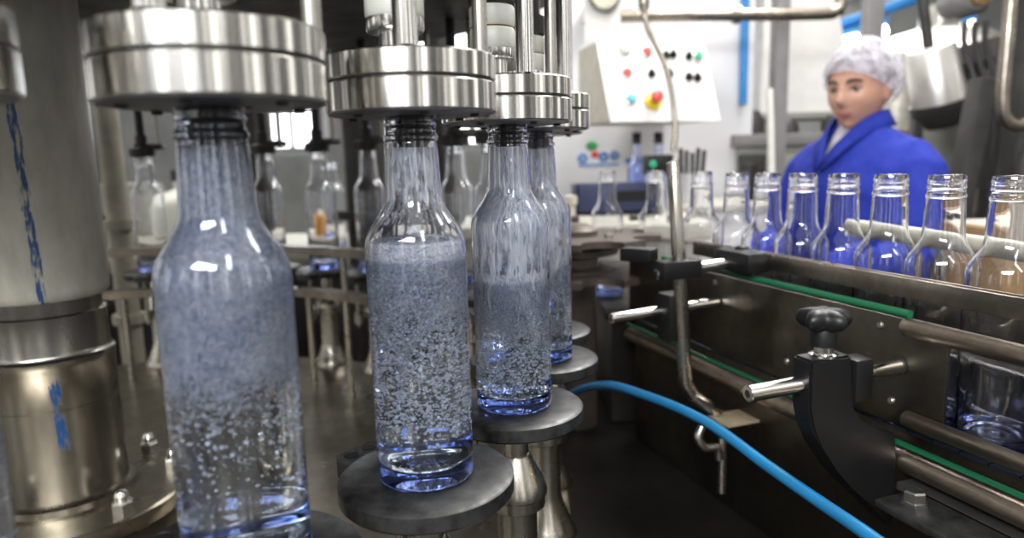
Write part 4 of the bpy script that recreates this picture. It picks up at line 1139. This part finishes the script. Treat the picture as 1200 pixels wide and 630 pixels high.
def fuse(name, meshes, vox, mat, parent=None, smooth=4):
    bm = bmesh.new()
    for m in meshes: bm.from_mesh(m)
    me = bpy.data.meshes.new('tmp'); bm.to_mesh(me); bm.free()
    ob = bpy.data.objects.new('tmp', me); COL.objects.link(ob)
    r = ob.modifiers.new('r', 'REMESH'); r.mode = 'VOXEL'; r.voxel_size = vox; r.use_smooth_shade = True
    if smooth:
        s = ob.modifiers.new('s', 'SMOOTH'); s.factor = 0.5; s.iterations = smooth
    bpy.context.view_layer.update()
    out = bpy.data.meshes.new_from_object(ob.evaluated_get(bpy.context.evaluated_depsgraph_get()))
    bpy.data.objects.remove(ob)
    out.polygons.foreach_set('use_smooth', [True] * len(out.polygons))
    out.materials.clear(); out.materials.append(mat)
    o = bpy.data.objects.new(name, out); COL.objects.link(o)
    if parent: o.parent = parent
    return o
# head: tilted a little down
HC = pw(0.030, 0.012, 1.458)
tilt, turn = R(9), R(17)                                          # head nods and turns a little to her left
hp0 = (pf * math.cos(turn) + plft * math.sin(turn)).normalized()
hf = (hp0 * math.cos(tilt) - UP * math.sin(tilt)).normalized(); hl = (plft * math.cos(turn) - pf * math.sin(turn)).normalized(); hu = hf.cross(hl).normalized()
def g(x, s): return math.exp(-(x / s) ** 2)
def head_point(f, l, u):
    F_, L_, U_ = f * 0.092, l * 0.073, u * 0.115
    if u < 0:
        k = (-u) ** 1.3
        L_ *= 1 - 0.30 * k
        if f < 0: F_ *= 1 - 0.45 * k
        else: F_ += 0.010 * k
    if f > 0:
        F_ += 0.026 * g(l, 0.15) * g(u + 0.20, 0.13) + 0.014 * g(l, 0.11) * g(u + 0.02, 0.20)      # nose
        F_ -= 0.011 * (g(l - 0.40, 0.20) + g(l + 0.40, 0.20)) * g(u - 0.06, 0.13)                  # eye sockets
        F_ += 0.004 * (g(l - 0.40, 0.3) + g(l + 0.40, 0.3)) * g(u - 0.24, 0.10)                    # brow
        F_ += 0.006 * g(l, 0.30) * g(u + 0.52, 0.08)                                               # lips
        F_ -= 0.004 * g(l, 0.35) * g(u + 0.645, 0.05)
        F_ += 0.010 * g(l, 0.28) * g(u + 0.82, 0.14)                                               # chin
        L_ += math.copysign(0.005, l) * g(abs(l) - 0.62, 0.2) * g(u + 0.22, 0.22)                  # cheeks
    return HC + hf * F_ + hl * L_ + hu * U_
def head_mesh():
    bm = bmesh.new()
    nu, nv = 96, 64
    rows = []
    for j in range(1, nv):
        th = math.pi * j / nv
        rows.append([bm.verts.new(head_point(math.sin(th) * math.cos(2 * math.pi * i / nu), math.sin(th) * math.sin(2 * math.pi * i / nu), math.cos(th))) for i in range(nu)])
    t, b = bm.verts.new(head_point(0, 0, 1)), bm.verts.new(head_point(0, 0, -1))
    for a, c in zip(rows, rows[1:]):
        for i in range(nu): bm.faces.new((a[i], c[i], c[(i + 1) % nu], a[(i + 1) % nu]))
    for i in range(nu):
        bm.faces.new((t, rows[0][i], rows[0][(i + 1) % nu])); bm.faces.new((b, rows[-1][(i + 1) % nu], rows[-1][i]))
    for s in (-1, 1):                                              # ears
        t_ = bmesh.ops.create_uvsphere(bm, u_segments=16, v_segments=10, radius=1.0)
        for v in t_['verts']:
            v.co = HC + hf * (-0.008 + 0.018 * v.co.x) + hl * (s * 0.073 + 0.008 * v.co.y) + hu * (-0.012 + 0.032 * v.co.z)
    bmesh.ops.recalc_face_normals(bm, faces=bm.faces)
    me = bpy.data.meshes.new('head'); bm.to_mesh(me); bm.free()
    return me
pel = pw(-0.01, 0, 0.86)
spine = [(pel, (0.115, 0.15)), (pw(0.0, 0, 1.02), (0.10, 0.125)), (pw(0.005, 0, 1.16), (0.105, 0.14)), (pw(-0.005, 0, 1.25), (0.075, 0.12)), (pw(0.0, 0, 1.335), (0.055, 0.06)), (pw(0.02, 0, 1.40), (0.048, 0.050)), (pw(0.035, 0, 1.45), (0.05, 0.05))]
ch = [spine]
hands = []
for s in (-1, 1):
    sh_ = pw(-0.01, 0.165 * s, 1.262); el_ = pw(0.06, 0.215 * s, 1.03); wr = pw(0.285, 0.135 * s, 0.985); pa = pw(0.345, 0.115 * s, 0.975)
    ch.append([spine[3], (pw(-0.008, 0.10 * s, 1.275), 0.05), (sh_, 0.046), (pw(0.025, 0.195 * s, 1.16), 0.042), (el_, 0.040), (pw(0.16, 0.18 * s, 1.01), 0.036), (wr, 0.026), (pa, (0.016, 0.034))])
    for k in range(4):                                             # four fingers of unequal length, slightly curled
        o_ = (k - 1.5) * 0.019
        ln = (0.062, 0.074, 0.070, 0.054)[k]
        b0 = pw(0.372, 0.110 * s + o_, 0.973)
        hands.append([(pw(0.345, 0.113 * s + o_ * 0.8, 0.975), 0.010), (b0, 0.0095), (pw(0.372 + ln * .45, 0.108 * s + o_ * 1.1, 0.966), 0.0085), (pw(0.372 + ln * .80, 0.106 * s + o_ * 1.15, 0.950), 0.0078), (pw(0.372 + ln * .95, 0.105 * s + o_ * 1.15, 0.934), 0.0068)])
    hands.append([(pw(0.322, 0.118 * s - 0.018 * s, 0.975), 0.012), (pw(0.345, 0.118 * s - 0.048 * s, 0.966), 0.0105), (pw(0.372, 0.118 * s - 0.058 * s, 0.955), 0.009), (pw(0.392, 0.118 * s - 0.054 * s, 0.946), 0.0078)])
    ch.append([(pel, 0.12), (pw(0, 0.085 * s, 0.78), 0.085), (pw(0.015, 0.09 * s, 0.47), 0.058), (pw(-0.015, 0.09 * s, 0.30), 0.052), (pw(-0.02, 0.09 * s, 0.09), 0.036), (pw(0.03, 0.095 * s, 0.045), 0.036), (pw(0.12, 0.10 * s, 0.03), 0.028)])
body_meshes = [skin_body(ch), head_mesh()] + [skin_body([h_]) for h_ in hands]
woman = fuse('person', body_meshes, 0.0055, M['skin'], None, 2)
tag(woman, 'person in white hairnet and royal blue smock looking down at the conveyor', 'person')
wb = bmesh.new(); wb.from_mesh(woman.data); wb.free()
# eyes, brows, lips
def face_at(l, u, d=0.0):
    f = math.sqrt(max(0.0, 1 - l * l - u * u))
    p_ = head_point(f, l, u)
    return p_ + hf * d
for s in (-1, 1):
    e_ = MB().ball((0, 0, 0), 0.0125, 18).build('eye', M['eyew'], woman)
    c_ = face_at(0.40 * s, 0.05, -0.0085)
    e_.location = c_
    i_ = MB().ball((0, 0, 0), 0.0082, 14).build('iris', M['iris'], e_); i_.location = hf * 0.0066 - hu * 0.002
    MB().tube([face_at(s * q_, 0.095 - 0.05 * abs(q_ - 0.4) / .2, 0.0005) for q_ in (0.22, 0.31, 0.40, 0.50, 0.58)], [0.0015, .0026, .003, .0026, .0015], 8, 0).build('eyelid', M['hair'], woman)
    MB().tube([face_at(s * q_, u_, 0.001) for q_, u_ in ((0.16, 0.215), (0.28, 0.25), (0.42, 0.265), (0.56, 0.235), (0.64, 0.20))], [0.002, .0042, .0042, .0034, .0018], 8, 0).build('eyebrow', M['hair'], woman)
MB().tube([face_at(q_, -0.50 + 0.02 * abs(q_) / .3, 0.0005) for q_ in (-0.33, -0.2, -0.07, 0, 0.07, 0.2, 0.33)], [0.001, .003, .0036, .003, .0036, .003, .001], 8, 0).build('upper_lip', M['lip'], woman)
MB().tube([face_at(q_, -0.575 + 0.06 * (abs(q_) / .3) ** 2, 0.0005) for q_ in (-0.30, -0.18, -0.07, 0, 0.07, 0.18, 0.30)], [0.001, .0032, .0038, .004, .0038, .0032, .001], 8, 0).build('lower_lip', M['lip'], woman)
# hair under the net, then the puffed net
def cap_mesh(name, mat, grow, puff, face_u, parent, rip=0.0, vox=0):
    bm = bmesh.new(); nu, nv = 72, 48; rows = []
    for j in range(nv + 1):
        row = []
        for i in range(nu):
            a = 2 * math.pi * i / nu                               # 0 = forward
            c_ = math.cos(a)
            thmax = math.radians(62 + (1 - c_) / 2 * 62) + face_u
            th = thmax * (j + 0.02) / nv
            f, l, u = math.sin(th) * math.cos(a), math.sin(th) * math.sin(a), math.cos(th)
            p_ = HC + hf * (f * 0.092) + hl * (l * 0.073) + hu * (u * 0.115)
            nrm = (hf * f / 0.092 + hl * l / 0.073 + hu * u / 0.115).normalized()
            w_ = (1 - j / nv) ** 0.5 if j > nv * 0.85 else 1.0
            back = max(0.0, -f)
            gg = grow + puff * (0.12 + 1.0 * back + 0.05 * max(0, u)) * min(1, 4 * (1 - j / nv) + 0.15)
            gg += rip * math.sin(9 * a + 5 * th) * math.sin(7 * th) * min(1, 3 * j / nv)
            row.append(bm.verts.new(p_ + nrm * gg))
        rows.append(row)
    for a, c in zip(rows, rows[1:]):
        for i in range(nu): bm.faces.new((a[i], c[i], c[(i + 1) % nu], a[(i + 1) % nu]))
    bm.faces.new(list(reversed(rows[0])))
    bmesh.ops.recalc_face_normals(bm, faces=bm.faces)
    me = bpy.data.meshes.new(name); bm.to_mesh(me); bm.free()
    me.polygons.foreach_set('use_smooth', [True] * len(me.polygons)); me.materials.append(mat)
    o = bpy.data.objects.new(name, me); COL.objects.link(o); o.parent = parent
    md = o.modifiers.new('thick', 'SOLIDIFY'); md.thickness = 0.0012
    return o
cap_mesh('hair', M['hair'], 0.004, 0.022, R(-4), woman)
net = cap_mesh('hairnet', M['net'], 0.010, 0.040, R(2), woman, rip=0.0025)
# smock: torso and sleeves in one cloth shell, with collar and shoulder flaps
def ring_loft(sections, seg=40):
    bm = bmesh.new(); rows = []
    for (f0, l0, z, rf, rl) in sections:
        rows.append([bm.verts.new(pw(f0 + rf * math.cos(2 * math.pi * i / seg), l0 + rl * math.sin(2 * math.pi * i / seg), z)) for i in range(seg)])
    for a, c in zip(rows, rows[1:]):
        for i in range(seg): bm.faces.new((a[i], a[(i + 1) % seg], c[(i + 1) % seg], c[i]))
    bm.faces.new(rows[0]); bm.faces.new(rows[-1])
    bmesh.ops.recalc_face_normals(bm, faces=bm.faces)
    me = bpy.data.meshes.new('t'); bm.to_mesh(me); bm.free(); return me
torso = ring_loft([(0.0, 0, 0.62, 0.165, 0.225), (0.0, 0, 0.80, 0.158, 0.215), (0.003, 0, 0.95, 0.150, 0.200), (0.008, 0, 1.08, 0.150, 0.200), (0.008, 0, 1.18, 0.148, 0.208), (0.0, 0, 1.25, 0.125, 0.212), (-0.004, 0, 1.295, 0.100, 0.19), (-0.004, 0, 1.325, 0.080, 0.14), (0.0, 0, 1.35, 0.066, 0.085), (0.002, 0, 1.365, 0.060, 0.066)])
def tube_mesh(pts, rr, n=6):
    m_ = MB().tube(pts, rr, 24, 0); bmesh.ops.recalc_face_normals(m_.bm, faces=m_.bm.faces)
    me = bpy.data.meshes.new('t'); m_.bm.to_mesh(me); m_.bm.free(); return me
slv = []
for s in (-1, 1):
    slv.append(tube_mesh([pw(-0.008, 0.09 * s, 1.272), pw(-0.008, 0.145 * s, 1.256), pw(0.0, 0.183 * s, 1.222), pw(0.022, 0.200 * s, 1.15), pw(0.055, 0.212 * s, 1.05), pw(0.085, 0.217 * s, 1.018), pw(0.17, 0.18 * s, 1.008), pw(0.262, 0.142 * s, 0.99)], [0.058, 0.070, 0.074, 0.070, 0.066, 0.062, 0.054, 0.043]))
fuse('smock', [torso] + slv, 0.009, M['smock'], woman, 6)
# collar: two lapels, shirt inset, front placket
def strip(name, pts_a, pts_b, mat, th=0.006):
    bm = bmesh.new()
    A = [bm.verts.new(p_) for p_ in pts_a]; B_ = [bm.verts.new(p_) for p_ in pts_b]
    for i in range(len(A) - 1): bm.faces.new((A[i], A[i + 1], B_[i + 1], B_[i]))
    me = bpy.data.meshes.new(name); bm.to_mesh(me); bm.free(); me.materials.append(mat)
    me.polygons.foreach_set('use_smooth', [True] * len(me.polygons))
    o = bpy.data.objects.new(name, me); COL.objects.link(o); o.parent = woman
    md = o.modifiers.new('t', 'SOLIDIFY'); md.thickness = th; md.offset = 0
    return o
for s in (-1, 1):
    hi_ = [pw(-0.060, 0.0, 1.400), pw(-0.045, 0.046 * s, 1.400), pw(0.0, 0.064 * s, 1.395), pw(0.045, 0.056 * s, 1.380), pw(0.080, 0.038 * s, 1.345), pw(0.108, 0.018 * s, 1.310), pw(0.130, 0.002 * s, 1.275)]
    lo_ = [pw(-0.076, 0.0, 1.355), pw(-0.060, 0.062 * s, 1.355), pw(-0.005, 0.084 * s, 1.352), pw(0.054, 0.080 * s, 1.338), pw(0.098, 0.060 * s, 1.305), pw(0.130, 0.036 * s, 1.268), pw(0.150, 0.010 * s, 1.235)]
    strip('collar', hi_, lo_, M['smock'])
strip('shirt', [pw(0.030, -0.046, 1.372), pw(0.066, 0, 1.366), pw(0.030, 0.046, 1.372)], [pw(0.116, -0.012, 1.285), pw(0.126, 0, 1.275), pw(0.116, 0.012, 1.285)], M['shirt'], 0.004)
strip('placket', [pw(0.157, -0.018, 1.20), pw(0.160, -0.018, 1.08), pw(0.158, -0.018, 0.95), pw(0.166, -0.018, 0.80)], [pw(0.157, 0.018, 1.20), pw(0.160, 0.018, 1.08), pw(0.158, 0.018, 0.95), pw(0.166, 0.018, 0.80)], M['smock2'], 0.004)
trs = ring_loft([(0.0, 0, 0.66, 0.12, 0.165), (0, 0, 0.80, 0.12, 0.16)])
lg = [tube_mesh([pw(0, 0.085 * s, 0.78), pw(0.015, 0.09 * s, 0.47), pw(-0.015, 0.09 * s, 0.30), pw(-0.02, 0.09 * s, 0.06)], [0.095, 0.075, 0.068, 0.062]) for s in (-1, 1)]
fuse('trousers', [trs] + lg, 0.012, M['trouser'], woman, 3)
for s in (-1, 1):
    MB().tube([pw(-0.065, 0.09 * s, 0.045), pw(-0.05, 0.09 * s, 0.05), pw(0.02, 0.093 * s, 0.052), pw(0.10, 0.098 * s, 0.043), pw(0.165, 0.10 * s, 0.036), pw(0.18, 0.10 * s, 0.034)], [0.03, 0.044, 0.047, 0.042, 0.034, 0.015], 18).build('shoe', M['shoe'], woman)
